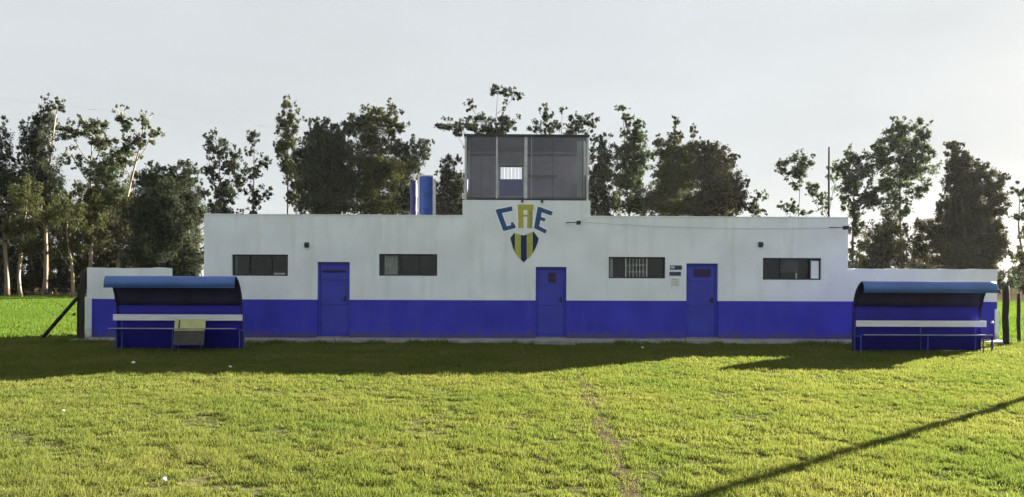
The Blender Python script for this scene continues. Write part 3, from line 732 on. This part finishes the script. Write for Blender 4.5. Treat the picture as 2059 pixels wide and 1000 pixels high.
# ------------------------------------------------------------------ fence corners
def post_tube(x, y, h, r, seed):
    pts, rr = [], []
    for i in range(9):
        t = i / 8; pts.append((x + .02 * mnoise.noise(Vector((seed, t * 3, 0))), y, -.1 + (h + .1) * t)); rr.append(r * (1 + .10 * mnoise.noise(Vector((seed, t * 5, 2)))))
    return MB().tube(pts, rr, 10)
fp = at(165, 690, 19.5); ztop = at(165, 545, 19.5).z
root = empty('wire_fence', (fp.x, 19.5, 0), 'dark wooden corner post with slanted brace and wires left of the left dugout', 'fence')
post_tube(fp.x, 19.5, ztop, .06, 1).build('post', 'post_wood', root, smooth=True)
post_tube(fp.x - .16, 19.62, ztop - .35, .035, 3).build('stake', 'post_wood', root, smooth=True)
b0, b1 = gnd(80, 682), at(152, 603, 19.5)
MB().tube([(b0.x, b0.y, -.05), (b1.x, 19.5, b1.z), (b1.x + .06, 19.5, b1.z + .06)], [.05, .045, .045], 8).build('brace', 'post_wood', root, smooth=True)
for zz in (.35, .7, 1.05, 1.35):
    MB().tube([(fp.x, 19.5, zz), (fp.x - 4, 19.9, zz - .02), (fp.x - 9, 20.2, zz)], .003, 4).build('wire', 'wire', root)
    if zz in (.7, 1.05):
        MB().lathe([(.03, zz - .03), (.045, zz), (.03, zz + .03)], (fp.x - .22, 19.53, 0), 8).build('insulator', 'lamp_black', root)
post_tube(fp.x - 9, 20.2, 1.6, .07, 8).build('post', 'post_wood', root, smooth=True)
fp = at(2022, 697, 19.3); ztop = at(2022, 575, 19.3).z
root = empty('wire_fence', (fp.x, 19.3, 0), 'dark wooden corner post and wires right of the right dugout', 'fence')
post_tube(fp.x, 19.3, ztop, .075, 5).build('post', 'post_wood', root, smooth=True)
post_tube(fp.x + .55, 19.6, ztop - .2, .045, 6).build('post', 'post_wood', root, smooth=True)
for zz in (.35, .7, 1.05, 1.35):
    MB().tube([(fp.x, 19.3, zz), (fp.x + 4, 19.7, zz - .02), (fp.x + 9, 20, zz)], .003, 4).build('wire', 'wire', root)
post_tube(fp.x + 9, 20, 1.6, .07, 9).build('post', 'post_wood', root, smooth=True)

# ------------------------------------------------------------------ poles and wire
def pole(x, y, h, r, label, arm=True):
    root = empty('utility_pole', (x, y, 0), label, 'pole')
    MB().tube([(x, y, -.2), (x, y, h * .5), (x, y, h)], [r, r * .85, r * .7], 10).build('shaft', 'post_wood', root, smooth=True)
    if arm: bar(x - .35, x + .35, y - .16, y - .08, h - .35, h - .25).build('crossarm', 'post_wood', root)
    return root
up = at(1667, 296, 60)
pole(up.x, 60, up.z, .10, 'slim bare pole rising behind the right end of the clubhouse roof', False)
lp = Vector((-44, 52, at(-120, 160, 52).z))
pole(lp.x, lp.y, lp.z, .13, 'tall pole off to the left that carries the overhead wire')
wend = at(655, 262, 119); pts = []
for i in range(41):
    t = i / 40; p = lp.lerp(wend, t); p.z -= 0.5 * 4 * t * (1 - t); pts.append(p)
tag(MB().tube(pts, .011, 5).build('overhead_wire', 'wire'), 'thin overhead wire sloping down across the sky on the left', 'wire')
# post that throws the slanting shadow over the right foreground (stands just right of the frame)
A, B = gnd(2059, 812), gnd(1400, 1000)
sdx = Vector((sun_dir.x, sun_dir.y)).normalized()
Mid = (A + B) / 2; Mid = gnd(1725, 907)
fpp = Vector((Mid.x, Mid.y)) + sdx * 10.0
pole(fpp.x, fpp.y, 9.0, .09, 'pole right of the frame whose slanting shadow crosses the grass', False)

# ------------------------------------------------------------------ litter on the grass
for i, (px, py, s, lab) in enumerate(((126, 831, .022, 'white crumpled paper scrap on the sunlit grass at far left'), (329, 970, .022, 'white crumpled paper scrap in the bottom left foreground'),
                               (268, 733, .035, 'white paper scrap in the shade in front of the left dugout'), (463, 741, .028, 'pale scrap in the shade right of the left dugout'),
                               (1292, 702, .03, 'small pale stone in the shade right of the middle door'))):
    p = gnd(px, py)
    bm = bmesh.new(); bmesh.ops.create_icosphere(bm, subdivisions=2, radius=s)
    for v in bm.verts:
        k = 1 + .55 * mnoise.noise(v.co * 26 + Vector((i * 7, 0, 0))); v.co *= k; v.co.z *= .75
    me = bpy.data.meshes.new('scrap'); bm.to_mesh(me); bm.free(); me.materials.append(MATS['litter_white'])
    o = bpy.data.objects.new('stone' if i == 4 else 'paper_scrap', me); col.objects.link(o); o.location = (p.x, p.y, s * .75 + .01)
    tag(o, lab, 'stone' if i == 4 else 'litter')

# ------------------------------------------------------------------ trees
def foliage(name, blobs, m, parent, leaf=(.30, .15), dens=1.0):
    """leaf sprays spread through many small lumps inside each blob (centre, radii, count)"""
    P, A_, B_ = [], [], []
    for (c, rad, n) in blobs:
        n = int(n * dens)
        ns = max(8, int(n / 52))
        d = rng.normal(size=(ns, 3)); d /= np.linalg.norm(d, axis=1)[:, None]
        rr = rng.random(ns) ** 0.42
        sub = d * rr[:, None] * rad * 0.95
        sr = rng.uniform(.10, .28, ns)[:, None] * (np.array(rad) + np.mean(rad)) * .5
        wts = (sr[:, 0] ** 2); wts /= wts.sum()
        k = rng.choice(ns, n, p=wts)
        q = rng.normal(size=(n, 3)) * .50
        P.append(np.array(c) + sub[k] + q * sr[k])
    P = np.concatenate(P); n = len(P)
    ax = rng.normal(size=(n, 3)); ax[:, 2] -= .8; ax /= np.linalg.norm(ax, axis=1)[:, None]
    bx = np.cross(ax, rng.normal(size=(n, 3))); bx /= np.linalg.norm(bx, axis=1)[:, None]
    s = rng.uniform(.6, 1.35, n)[:, None]
    L, Wd = ax * s * leaf[0], bx * s * leaf[1]
    V = np.stack([P - L * .5, P + Wd * .5, P + L * .5, P - Wd * .5], 1).reshape(-1, 3)
    off = np.array(parent.location); V -= off
    me = bpy.data.meshes.new(name)
    me.vertices.add(4 * n); me.vertices.foreach_set('co', V.astype(np.float32).ravel())
    me.loops.add(4 * n); me.loops.foreach_set('vertex_index', np.arange(4 * n, dtype=np.int32))
    me.polygons.add(n); me.polygons.foreach_set('loop_start', np.arange(0, 4 * n, 4, dtype=np.int32))
    me.update(calc_edges=True); me.materials.append(MATS[m])
    o = bpy.data.objects.new(name, me); col.objects.link(o); o.parent = parent
    return o
def tree(label, Yd, base, clumps, m='leaf_blue', bark='bark', r=.22, dens=1.0, group='eucalyptus trees behind the clubhouse', name='eucalyptus_tree', lean=0):
    s = Yd / F
    b = at(base, 580, Yd)
    root = empty(name, (b.x, Yd, 0), label, 'tree', group)
    cs = []
    for (px, py, rx, ry) in clumps:
        p = at(px, py, Yd); dy = rng.uniform(-.6, .6) * rx * s
        cs.append((Vector((p.x, Yd + dy, p.z)), (rx * s * 1.1, max(rx * s * .9, .8), ry * s * 1.1), math.pi * rx * ry))
    top = max(cs, key=lambda c: c[0].z)[0]
    mb = MB(); pts, rr = [], []
    nseg = 9
    for i in range(nseg + 1):
        t = i / nseg
        x = b.x + (top.x - b.x) * t ** 1.6 + .35 * mnoise.noise(Vector((base * .3, t * 2.5, 1)))
        y = Yd + (top.y - Yd) * t + .3 * mnoise.noise(Vector((base * .3, t * 2.5, 7)))
        pts.append(Vector((x, y, -.1 + (top.z + .1) * t))); rr.append(r * (1.25 if i == 0 else 1 - .85 * t))
    mb.tube(pts, rr, 7)
    extra = []
    for (c, rad, _) in cs:
        if (c - top).length < .1: continue
        k = min(range(nseg), key=lambda i: abs(pts[i].z - max(2.5, c.z - 1.0 * abs(c.x - pts[i].x) - 1.2)))
        s0 = pts[k]; mid = s0.lerp(c, .5) + Vector((0, 0, -.12 * abs(c.x - s0.x)))
        r1 = max(.05, rr[k] * .55)
        mb.tube([s0, mid, c], [r1, r1 * .7, .035], 5)
        for t_ in (.35, .62, .85):      # leafy side shoots along the limb
            q_ = (s0.lerp(mid, t_ * 2) if t_ < .5 else mid.lerp(c, t_ * 2 - 1)) + Vector((random.uniform(-.6, .6), random.uniform(-.8, .8), random.uniform(-.3, .8)))
            e_ = random.uniform(.35, .6) * (rad[0] + rad[2]) * .5
            if t_ > .3 and q_.z > 3: extra.append((q_, (e_, e_, e_ * .9), 1.2 + .40 * math.pi * (e_ / s) ** 2))
        for _k in range(3):
            e = c + Vector([random.uniform(-.75, .75) * q for q in rad]); mb.tube([mid.lerp(c, .6), e], [r1 * .45, .02], 4)
    if dens > .6:                       # ragged outer sprays round the crown
        for (c, rad, _) in cs:
            for _k in range(4):
                an = random.uniform(.1, math.pi - .1); k_ = random.uniform(1.0, 1.25); e_ = random.uniform(.16, .3) * (rad[0] + rad[2]) * .5
                q_ = c + Vector((math.cos(an) * rad[0] * k_, random.uniform(-.4, .4) * rad[1], math.sin(an) * rad[2] * k_))
                if c.z + 0 > 0: extra.append((q_, (e_, e_, e_ * 1.3), .55 * math.pi * (e_ / s) ** 2)); mb.tube([c, q_], [.04, .015], 4)
    mb.build('trunk', bark, root, smooth=True)
    foliage('crown', [(c, rad, n) for (c, rad, n) in cs + extra], m, root, leaf=(4.8 * s, 2.1 * s), dens=dens * 1.15)
    return root
LG = 'trees in the left grove'
tree('tree cut by the left edge of the picture', 72, 14, [(2, 290, 26, 45), (-20, 340, 45, 50), (15, 370, 38, 40), (-10, 440, 40, 40)], 'leaf_blue', group=LG, dens=.8)
tree('tallest tree of the left grove with a small tuft right of its pointed crown', 74, 88, [(90, 245, 20, 34), (78, 290, 30, 42), (119, 216, 13, 13), (85, 350, 44, 42), (60, 390, 40, 40), (110, 420, 34, 40)], 'leaf_blue', group=LG, dens=.85)
tree('open branching tree right of the tallest left grove tree', 77, 182, [(178, 258, 26, 22), (148, 268, 26, 16), (205, 290, 24, 18), (150, 318, 16, 14), (215, 330, 32, 22), (190, 390, 40, 40), (170, 440, 36, 30)], 'leaf_olive', group=LG, dens=.7)
tree('airy tree with three small top tufts in the left grove', 75, 235, [(250, 246, 14, 24), (290, 246, 11, 19), (309, 276, 16, 15), (270, 292, 24, 14), (245, 310, 22, 16), (212, 350, 30, 24), (230, 390, 30, 30)], 'leaf_green', group=LG, dens=.75)
tree('broad dark tree at the right end of the left grove', 68, 340, [(358, 350, 34, 24), (310, 362, 32, 26), (340, 400, 62, 42), (385, 420, 26, 44), (300, 440, 46, 44), (360, 470, 46, 50), (320, 510, 60, 40), (385, 530, 26, 40)], 'leaf_blue', 'bark_dark', group=LG, dens=1.0)
tree('slim pale trunked tree at far left front of the grove', 66, 38, [(40, 400, 34, 40), (30, 450, 34, 34), (60, 480, 26, 30)], 'leaf_olive', r=.16, group=LG, dens=.5)
tree('pale trunked tree left of the wire fence post', 67, 148, [(140, 430, 40, 40), (150, 480, 36, 30), (120, 500, 26, 24)], 'leaf_olive', r=.17, group=LG, dens=.5)
tree('slim tree right behind the wire fence post', 70, 252, [(255, 420, 34, 34), (250, 470, 34, 30), (270, 520, 30, 30)], 'leaf_brown', r=.17, group=LG, dens=.6)
tree('slender tree between the two pale trunks of the left grove', 78, 92, [(100, 460, 40, 34), (80, 510, 40, 30)], 'leaf_brown', r=.15, group=LG, dens=.5)
tree('thin leaning tree in the middle of the left grove', 79, 205, [(205, 440, 36, 34), (200, 500, 40, 34), (225, 540, 30, 22)], 'leaf_brown', r=.14, group=LG, dens=.6)
tree('small twin crowned tree above the left end of the roof', 120, 452, [(438, 302, 22, 28), (466, 330, 18, 28), (428, 345, 14, 22), (480, 360, 15, 22), (455, 390, 26, 26), (452, 430, 30, 24)], 'leaf_blue', 'bark_dark', dens=.75)
tree('wispy thin tree above the leftmost window', 124, 512, [(510, 284, 15, 18), (500, 305, 8, 10), (530, 330, 13, 16), (505, 345, 14, 18), (535, 390, 15, 12), (508, 395, 16, 20), (512, 430, 14, 14)], 'leaf_blue', 'bark_dark', dens=.65)
tree('narrow pointed tree standing clear above the blue left door', 122, 578, [(578, 218, 12, 20), (580, 250, 22, 28), (574, 290, 22, 24), (560, 300, 10, 20), (582, 335, 24, 24), (590, 380, 20, 26)], 'leaf_olive', 'bark_dark', dens=.85)
tree('wide dark tree between the narrow pointed tree and the round topped tree', 118, 645, [(635, 258, 18, 18), (655, 290, 38, 34), (620, 310, 30, 32), (680, 300, 30, 36), (650, 350, 58, 36), (690, 370, 40, 36), (620, 380, 24, 24), (660, 410, 50, 26)], 'leaf_blue', 'bark_dark', dens=1.1)
tree('round topped tree left of the blue drums', 121, 750, [(732, 244, 30, 24), (775, 236, 26, 22), (795, 258, 20, 18), (705, 262, 18, 16), (750, 280, 44, 26), (735, 330, 44, 34), (780, 340, 34, 34), (740, 390, 44, 34), (760, 420, 50, 20)], 'leaf_olive', 'bark_dark', dens=.95)
tree('drooping tree right behind the blue drums', 125, 822, [(800, 305, 28, 22), (846, 296, 22, 20), (825, 330, 28, 24), (805, 370, 34, 32), (838, 390, 30, 30), (800, 415, 40, 22)], 'leaf_blue', 'bark_dark', dens=.9)
tree('low leafy tree between the drums and the roof cabin', 123, 905, [(905, 345, 20, 28), (890, 385, 24, 30), (920, 390, 22, 40), (905, 420, 30, 18)], 'leaf_blue', 'bark_dark', dens=1.0)
tree('high sparse tree with scattered tufts above the cabin roof', 128, 985, [(1000, 187, 22, 11), (1036, 194, 13, 11), (945, 213, 11, 10), (905, 250, 26, 12), (955, 246, 28, 14), (975, 262, 30, 12), (1020, 250, 24, 18), (930, 262, 20, 12), (1000, 300, 40, 30)], 'leaf_blue', 'bark_dark', r=.2, dens=.85)
tree('sparse tree above the right half of the cabin roof', 127, 1115, [(1098, 236, 13, 18), (1078, 258, 16, 12), (1104, 258, 18, 12), (1132, 222, 7, 7), (1165, 244, 20, 13), (1192, 248, 16, 15), (1150, 264, 28, 10), (1120, 310, 40, 30)], 'leaf_blue', 'bark_dark', r=.2, dens=.85)
tree('dark tree just right of the roof cabin', 119, 1212, [(1212, 288, 18, 20), (1205, 320, 24, 28), (1222, 350, 20, 30), (1205, 385, 26, 34), (1218, 420, 28, 20)], 'leaf_blue', 'bark_dark', dens=.8)
tree('upright tree with a flat wisp on top right of the cabin', 123, 1270, [(1250, 221, 13, 6), (1262, 240, 12, 8), (1280, 258, 18, 16), (1272, 285, 26, 24), (1255, 315, 24, 24), (1288, 320, 20, 26), (1265, 360, 28, 30), (1280, 405, 34, 30)], 'leaf_green', 'bark_dark', dens=.95)
tree('bushy tree with a spire of leaves above the third window', 120, 1352, [(1358, 248, 6, 14), (1356, 272, 10, 12), (1345, 300, 30, 22), (1372, 310, 24, 20), (1335, 340, 26, 28), (1370, 350, 32, 32), (1345, 390, 40, 34), (1340, 420, 40, 18)], 'leaf_olive', 'bark_dark', dens=1.1)
tree('wide domed tree at the right of the middle group', 117, 1430, [(1394, 268, 6, 14), (1400, 300, 20, 16), (1430, 306, 26, 18), (1462, 322, 22, 18), (1412, 340, 36, 30), (1452, 355, 36, 32), (1474, 390, 24, 32), (1425, 390, 46, 36), (1450, 420, 46, 20), (1395, 415, 34, 22)], 'leaf_brown', 'bark_dark', dens=1.2)
tree('little bush tree just right of the domed tree', 130, 1522, [(1525, 398, 15, 10), (1515, 418, 16, 12), (1530, 425, 18, 8)], 'leaf_green', 'bark_dark', r=.1, dens=.7)
tree('lollipop shaped tree above the right end of the roof', 126, 1600, [(1606, 328, 22, 18), (1580, 336, 16, 12), (1570, 345, 9, 7), (1602, 348, 20, 14), (1604, 372, 10, 10)], 'leaf_green', 'bark_dark', r=.13, dens=.95)
tree('low sparse tree below the lollipop shaped tree', 132, 1585, [(1572, 416, 18, 10), (1592, 408, 14, 12), (1605, 424, 16, 8), (1628, 424, 10, 6)], 'leaf_green', 'bark_dark', r=.1, dens=.55)
tree('thin tree beside the slim bare pole', 124, 1648, [(1640, 375, 18, 12), (1628, 385, 12, 8), (1675, 345, 16, 14), (1690, 330, 12, 12), (1650, 392, 16, 10), (1660, 415, 12, 10)], 'leaf_green', 'bark_dark', r=.13, dens=.6)
RG = 'trees above the right dugout'
tree('tree at the right corner of the clubhouse', 108, 1716, [(1718, 318, 22, 20), (1700, 340, 18, 20), (1738, 345, 22, 22), (1712, 372, 26, 22), (1698, 400, 12, 20), (1735, 400, 20, 20), (1722, 450, 14, 34), (1725, 520, 16, 26)], 'leaf_green', 'bark_dark', dens=.8, group=RG)
tree('tallest tree above the right dugout with feathery double top', 110, 1812, [(1810, 258, 24, 18), (1855, 265, 18, 22), (1790, 285, 30, 22), (1835, 295, 30, 24), (1860, 310, 18, 26), (1780, 320, 28, 28), (1830, 340, 40, 26), (1790, 370, 30, 24), (1850, 380, 22, 18), (1760, 400, 20, 22), (1800, 420, 24, 22)], 'leaf_green', 'bark_dark', dens=.8, group=RG)
tree('understory tree below the tallest right tree', 106, 1775, [(1775, 470, 38, 30), (1750, 500, 28, 30), (1790, 510, 38, 34), (1760, 540, 44, 24)], 'leaf_brown', 'bark_dark', r=.14, dens=.75, group=RG)
tree('slim trunked tree between the two big right trees', 107, 1850, [(1860, 460, 28, 22), (1850, 500, 30, 26), (1880, 470, 20, 22), (1865, 535, 36, 22)], 'leaf_brown', 'bark_dark', r=.16, dens=.75, group=RG)
tree('large leaning wedge shaped tree behind the right dugout', 104, 1945, [(1920, 300, 16, 16), (1930, 325, 24, 22), (1955, 345, 32, 26), (1990, 370, 28, 28), (1935, 370, 34, 34), (2005, 405, 20, 30), (1965, 410, 46, 40), (1925, 430, 30, 36), (1990, 450, 30, 34), (1940, 480, 46, 36), (1985, 500, 32, 30), (1920, 530, 44, 28), (1965, 545, 40, 24)], 'leaf_brown', 'bark_dark', dens=1.25, group=RG)
tree('tree cut by the right edge of the picture', 102, 2060, [(2050, 380, 16, 14), (2070, 400, 20, 24), (2052, 430, 16, 14), (2075, 470, 24, 40), (2048, 520, 18, 24), (2050, 560, 26, 24)], 'leaf_green', 'bark', dens=.6, group=RG)
# deeper rows: trees that show only as dark mass between the front ones
def back_row(label, group, spots, m):
    ordn = ['first', 'second', 'third', 'fourth', 'fifth', 'sixth', 'seventh', 'eighth', 'ninth', 'tenth', 'eleventh', 'twelfth']
    for k, (px, top_, bot_, wpx) in enumerate(spots):
        n_ = max(2, int((bot_ - top_) / 38)); cl = []
        for i in range(n_):
            t = (i + .5) / n_
            cl.append((px + random.uniform(-.35, .35) * wpx, top_ + (bot_ - top_) * t, wpx * random.uniform(.75, 1.05) * (.6 + .4 * min(1, 2 * t)), 30))
        tree(ordn[k] + ' of the ' + label, random.uniform(134, 142) if group[0] != 'd' else random.uniform(82, 90), px, cl, m[k % len(m)], 'bark_dark' if group[0] != 'd' else 'bark', r=.16, dens=.42, group=group)
back_row('dark trees deep in the left grove', 'deep trees of the left grove', [(x, random.uniform(350, 420), 535, 34) for x in range(-10, 400, 36)], ['leaf_blue', 'leaf_brown', 'leaf_olive'])
back_row('dark trees filling in behind those left of the cabin', 'back trees left of the cabin', [(610, 330, 440, 30), (655, 320, 440, 34), (700, 310, 440, 34), (745, 320, 440, 34), (790, 330, 440, 32), (835, 350, 440, 30), (875, 370, 440, 26), (915, 350, 440, 24)], ['leaf_blue', 'leaf_brown'])
back_row('dark trees filling in behind those right of the cabin', 'back trees right of the cabin', [(1200, 330, 440, 26), (1240, 330, 440, 30), (1285, 330, 440, 32), (1330, 320, 440, 34), (1375, 320, 440, 34), (1420, 330, 440, 34), (1462, 360, 440, 28)], ['leaf_brown', 'leaf_olive', 'leaf_blue'])
back_row('dark trees filling in low behind the right dugout trees', 'back trees behind the right dugout', [(1730, 470, 570, 24), (1775, 450, 570, 30), (1820, 470, 570, 26), (1870, 440, 570, 28), (1915, 400, 570, 34), (1955, 390, 570, 36), (1995, 430, 570, 30), (2055, 520, 575, 22)], ['leaf_brown', 'leaf_olive', 'leaf_brown'])
# understory shrubs
def shrub(px, Yd, wpx, hpx, m, label):
    b = at(px, 575, Yd); s = Yd / F; root = empty('shrub', (b.x, Yd, 0), label, 'shrub', 'shrubs under the trees')
    mb = MB()
    for k in range(5):
        e = Vector((b.x + random.uniform(-.6, .6) * wpx * s, Yd + random.uniform(-.5, .5), hpx * s * random.uniform(.5, .95)))
        mb.tube([(b.x + .1 * k, Yd, -.05), e], [.05, .015], 5)
    mb.build('stem', 'bark_dark', root)
    foliage('foliage', [(Vector((b.x + random.uniform(-.45, .45) * wpx * s, Yd, hpx * s * random.uniform(.35, .6))), (wpx * s * .6, wpx * s * .45, hpx * s * .42), wpx * hpx * .9) for _ in range(3)], m, root, leaf=(4.2 * s, 2.0 * s))
for px, Yd, w, h, m, lab in ((-10, 77, 50, 60, 'leaf_brown', 'shrub at the left picture edge under the grove'), (60, 79, 40, 46, 'leaf_brown', 'shrub between the first pale trunks of the grove'),
                        (125, 78, 42, 54, 'leaf_blue', 'dark shrub below the tallest grove tree'), (185, 80, 40, 60, 'leaf_brown', 'shrub left behind the wire fence post'),
                        (245, 79, 40, 70, 'leaf_blue', 'dark shrub above the left boundary wall'), (300, 77, 46, 80, 'leaf_blue', 'tall shrub behind the ragged wall top'),
                        (370, 75, 40, 90, 'leaf_blue', 'tall dark shrub against the left end of the clubhouse'), (20, 84, 46, 70, 'leaf_blue', 'tall dark shrub behind the first pale trunk of the grove'), (95, 86, 46, 80, 'leaf_brown', 'tall shrub deep behind the second pale trunk of the grove'), (160, 85, 46, 76, 'leaf_blue', 'tall dark shrub left of the fence post top'), (215, 84, 46, 80, 'leaf_blue', 'tall dark shrub above the fence post'), (1740, 112, 40, 60, 'leaf_brown', 'shrub right beside the clubhouse corner'),
                        (1830, 113, 46, 50, 'leaf_brown', 'shrub above the middle of the right dugout'), (1930, 112, 50, 60, 'leaf_brown', 'shrub under the wedge shaped tree'),
                        (2010, 108, 30, 36, 'leaf_green', 'light shrub right of the right boundary wall')):
    shrub(px, Yd, w, h, m, lab)

# ------------------------------------------------------------------ grass
def vnoise(x, y, seed):
    xi, yi = np.floor(x).astype(np.int64), np.floor(y).astype(np.int64); fx, fy = x - xi, y - yi
    fx, fy = fx * fx * (3 - 2 * fx), fy * fy * (3 - 2 * fy)
    def hsh(a, b):
        h = (a * 374761393 + b * 668265263 + seed * 1442695041) & 0x7fffffff
        h = ((h ^ (h >> 13)) * 1274126177) & 0x7fffffff
        return ((h ^ (h >> 16)) & 0xffff) / 65535.0
    return (hsh(xi, yi) * (1 - fx) + hsh(xi + 1, yi) * fx) * (1 - fy) + (hsh(xi, yi + 1) * (1 - fx) + hsh(xi + 1, yi + 1) * fx) * fy
def blades(name, label, zones, m, keep=None):
    Vs = []
    for (y0, y1, xa, xb, dens, ln, wd) in zones:
        # sample Y weighted by visible width, X between the two slopes
        area = .5 * (xb - xa) * (y1 ** 2 - y0 ** 2) + 3.0 * (y1 - y0)
        n = int(area * dens)
        y = np.sqrt(rng.uniform(y0 ** 2, y1 ** 2, n)); u = rng.random(n)
        x = xa * y - 1.5 + u * ((xb - xa) * y + 3.0)
        t1 = vnoise(x * 5.5, y * 5.5, 1); t2 = vnoise(x * 1.3, y * 1.3, 2); t3 = vnoise(x * 14, y * 14, 3)
        clump = np.clip((.42 * t1 + .22 * t2 + .36 * t3 - .5) * 1.5 + .5, 0, 1)
        ok = rng.random(n) < np.clip((clump - .16) * 2.6, .05, 1)
        pdist = path_dist(x, y)
        ok &= (pdist > .10 * (.4 + 1.2 * vnoise(x * 0 + 3, y * 4.0, 9))) | (rng.random(n) < .30)
        ok &= ~((y > Y0 - .74) & (y < Y0 + DEP) & (x > X(172)) & (x < X(2006)))
        ok &= rng.random(n) > np.clip((y - 18.0 - .9 * vnoise(x * .8, y * .8, 5)) * .9, 0, .8) * (y < 19.0)
        if keep is not None: ok &= keep(x, y)
        x, y, clump = x[ok], y[ok], clump[ok]; n = len(x)
        L = ln * (.30 + 1.35 * clump) * rng.uniform(.6, 1.3, n)
        L = L * np.where((y > 18.95) & (y < 19.28) & (vnoise(x * 2.0, y * 0 + 3, 7) > .5), 2.4, 1.0)
        yaw = rng.uniform(0, 2 * np.pi, n); lean = rng.uniform(.15, 1.05, n); ld = rng.uniform(0, 2 * np.pi, n)
        w = wd * rng.uniform(.6, 1.3, n)
        bx, by = np.cos(yaw) * w * .5, np.sin(yaw) * w * .5
        hx, hy, hz = np.sin(lean) * np.cos(ld) * L, np.sin(lean) * np.sin(ld) * L, np.cos(lean) * L
        z0 = np.zeros(n)
        Vs.append(np.stack([np.stack([x - bx, y - by, z0], 1), np.stack([x + bx, y + by, z0], 1), np.stack([x + hx, y + hy, hz], 1)], 1))
    V = np.concatenate(Vs); n = len(V)
    me = bpy.data.meshes.new(name)
    me.vertices.add(3 * n); me.vertices.foreach_set('co', V.astype(np.float32).ravel())
    me.loops.add(3 * n); me.loops.foreach_set('vertex_index', np.arange(3 * n, dtype=np.int32))
    me.polygons.add(n); me.polygons.foreach_set('loop_start', np.arange(0, 3 * n, 3, dtype=np.int32))
    me.update(calc_edges=True); me.materials.append(MATS[m])
    o = bpy.data.objects.new(name, me); col.objects.link(o); tag(o, label, 'grass', None, 'stuff')
    return o
blades('grass', 'short yellow green grass covering the field in front of the clubhouse',
       [(4.2, 7.5, -.70, .72, 9500, .042, .0082), (7.5, 11, -.70, .72, 5600, .045, .010), (11, 15, -.70, .72, 3300, .048, .013), (15, 20.4, -.72, .74, 1500, .052, .018)], 'grass_blade')
blades('grass', 'brighter green grass of the open field behind the clubhouse',
       [(20.4, 40, -.74, -.50, 500, .085, .03), (40, 70, -.76, -.36, 110, .12, .06), (20.4, 60, .58, .76, 260, .085, .035)], 'grass_far')

# ------------------------------------------------------------------ faint haze added to lift the dark tones
hz = MB().box(-1510, 1510, -65, 1810, -1, 45).build('added_haze', 'soil'); hz.data.materials.clear()
hm = bpy.data.materials.new('added_haze'); hm.use_nodes = True
for n_ in list(hm.node_tree.nodes):
    if n_.type == 'BSDF_PRINCIPLED': hm.node_tree.nodes.remove(n_)
pv = hm.node_tree.nodes.new('ShaderNodeVolumePrincipled'); pv.inputs['Density'].default_value = 0.00004
pv.inputs['Color'].default_value = (0.92, 0.95, 1.0, 1); pv.inputs['Anisotropy'].default_value = 0.3
hm.node_tree.links.new(pv.outputs[0], hm.node_tree.nodes['Material Output'].inputs['Volume'])
hz.data.materials.append(hm); tag(hz, 'faint pale haze added over the field to lift dark tones', 'added_haze', None, 'stuff')
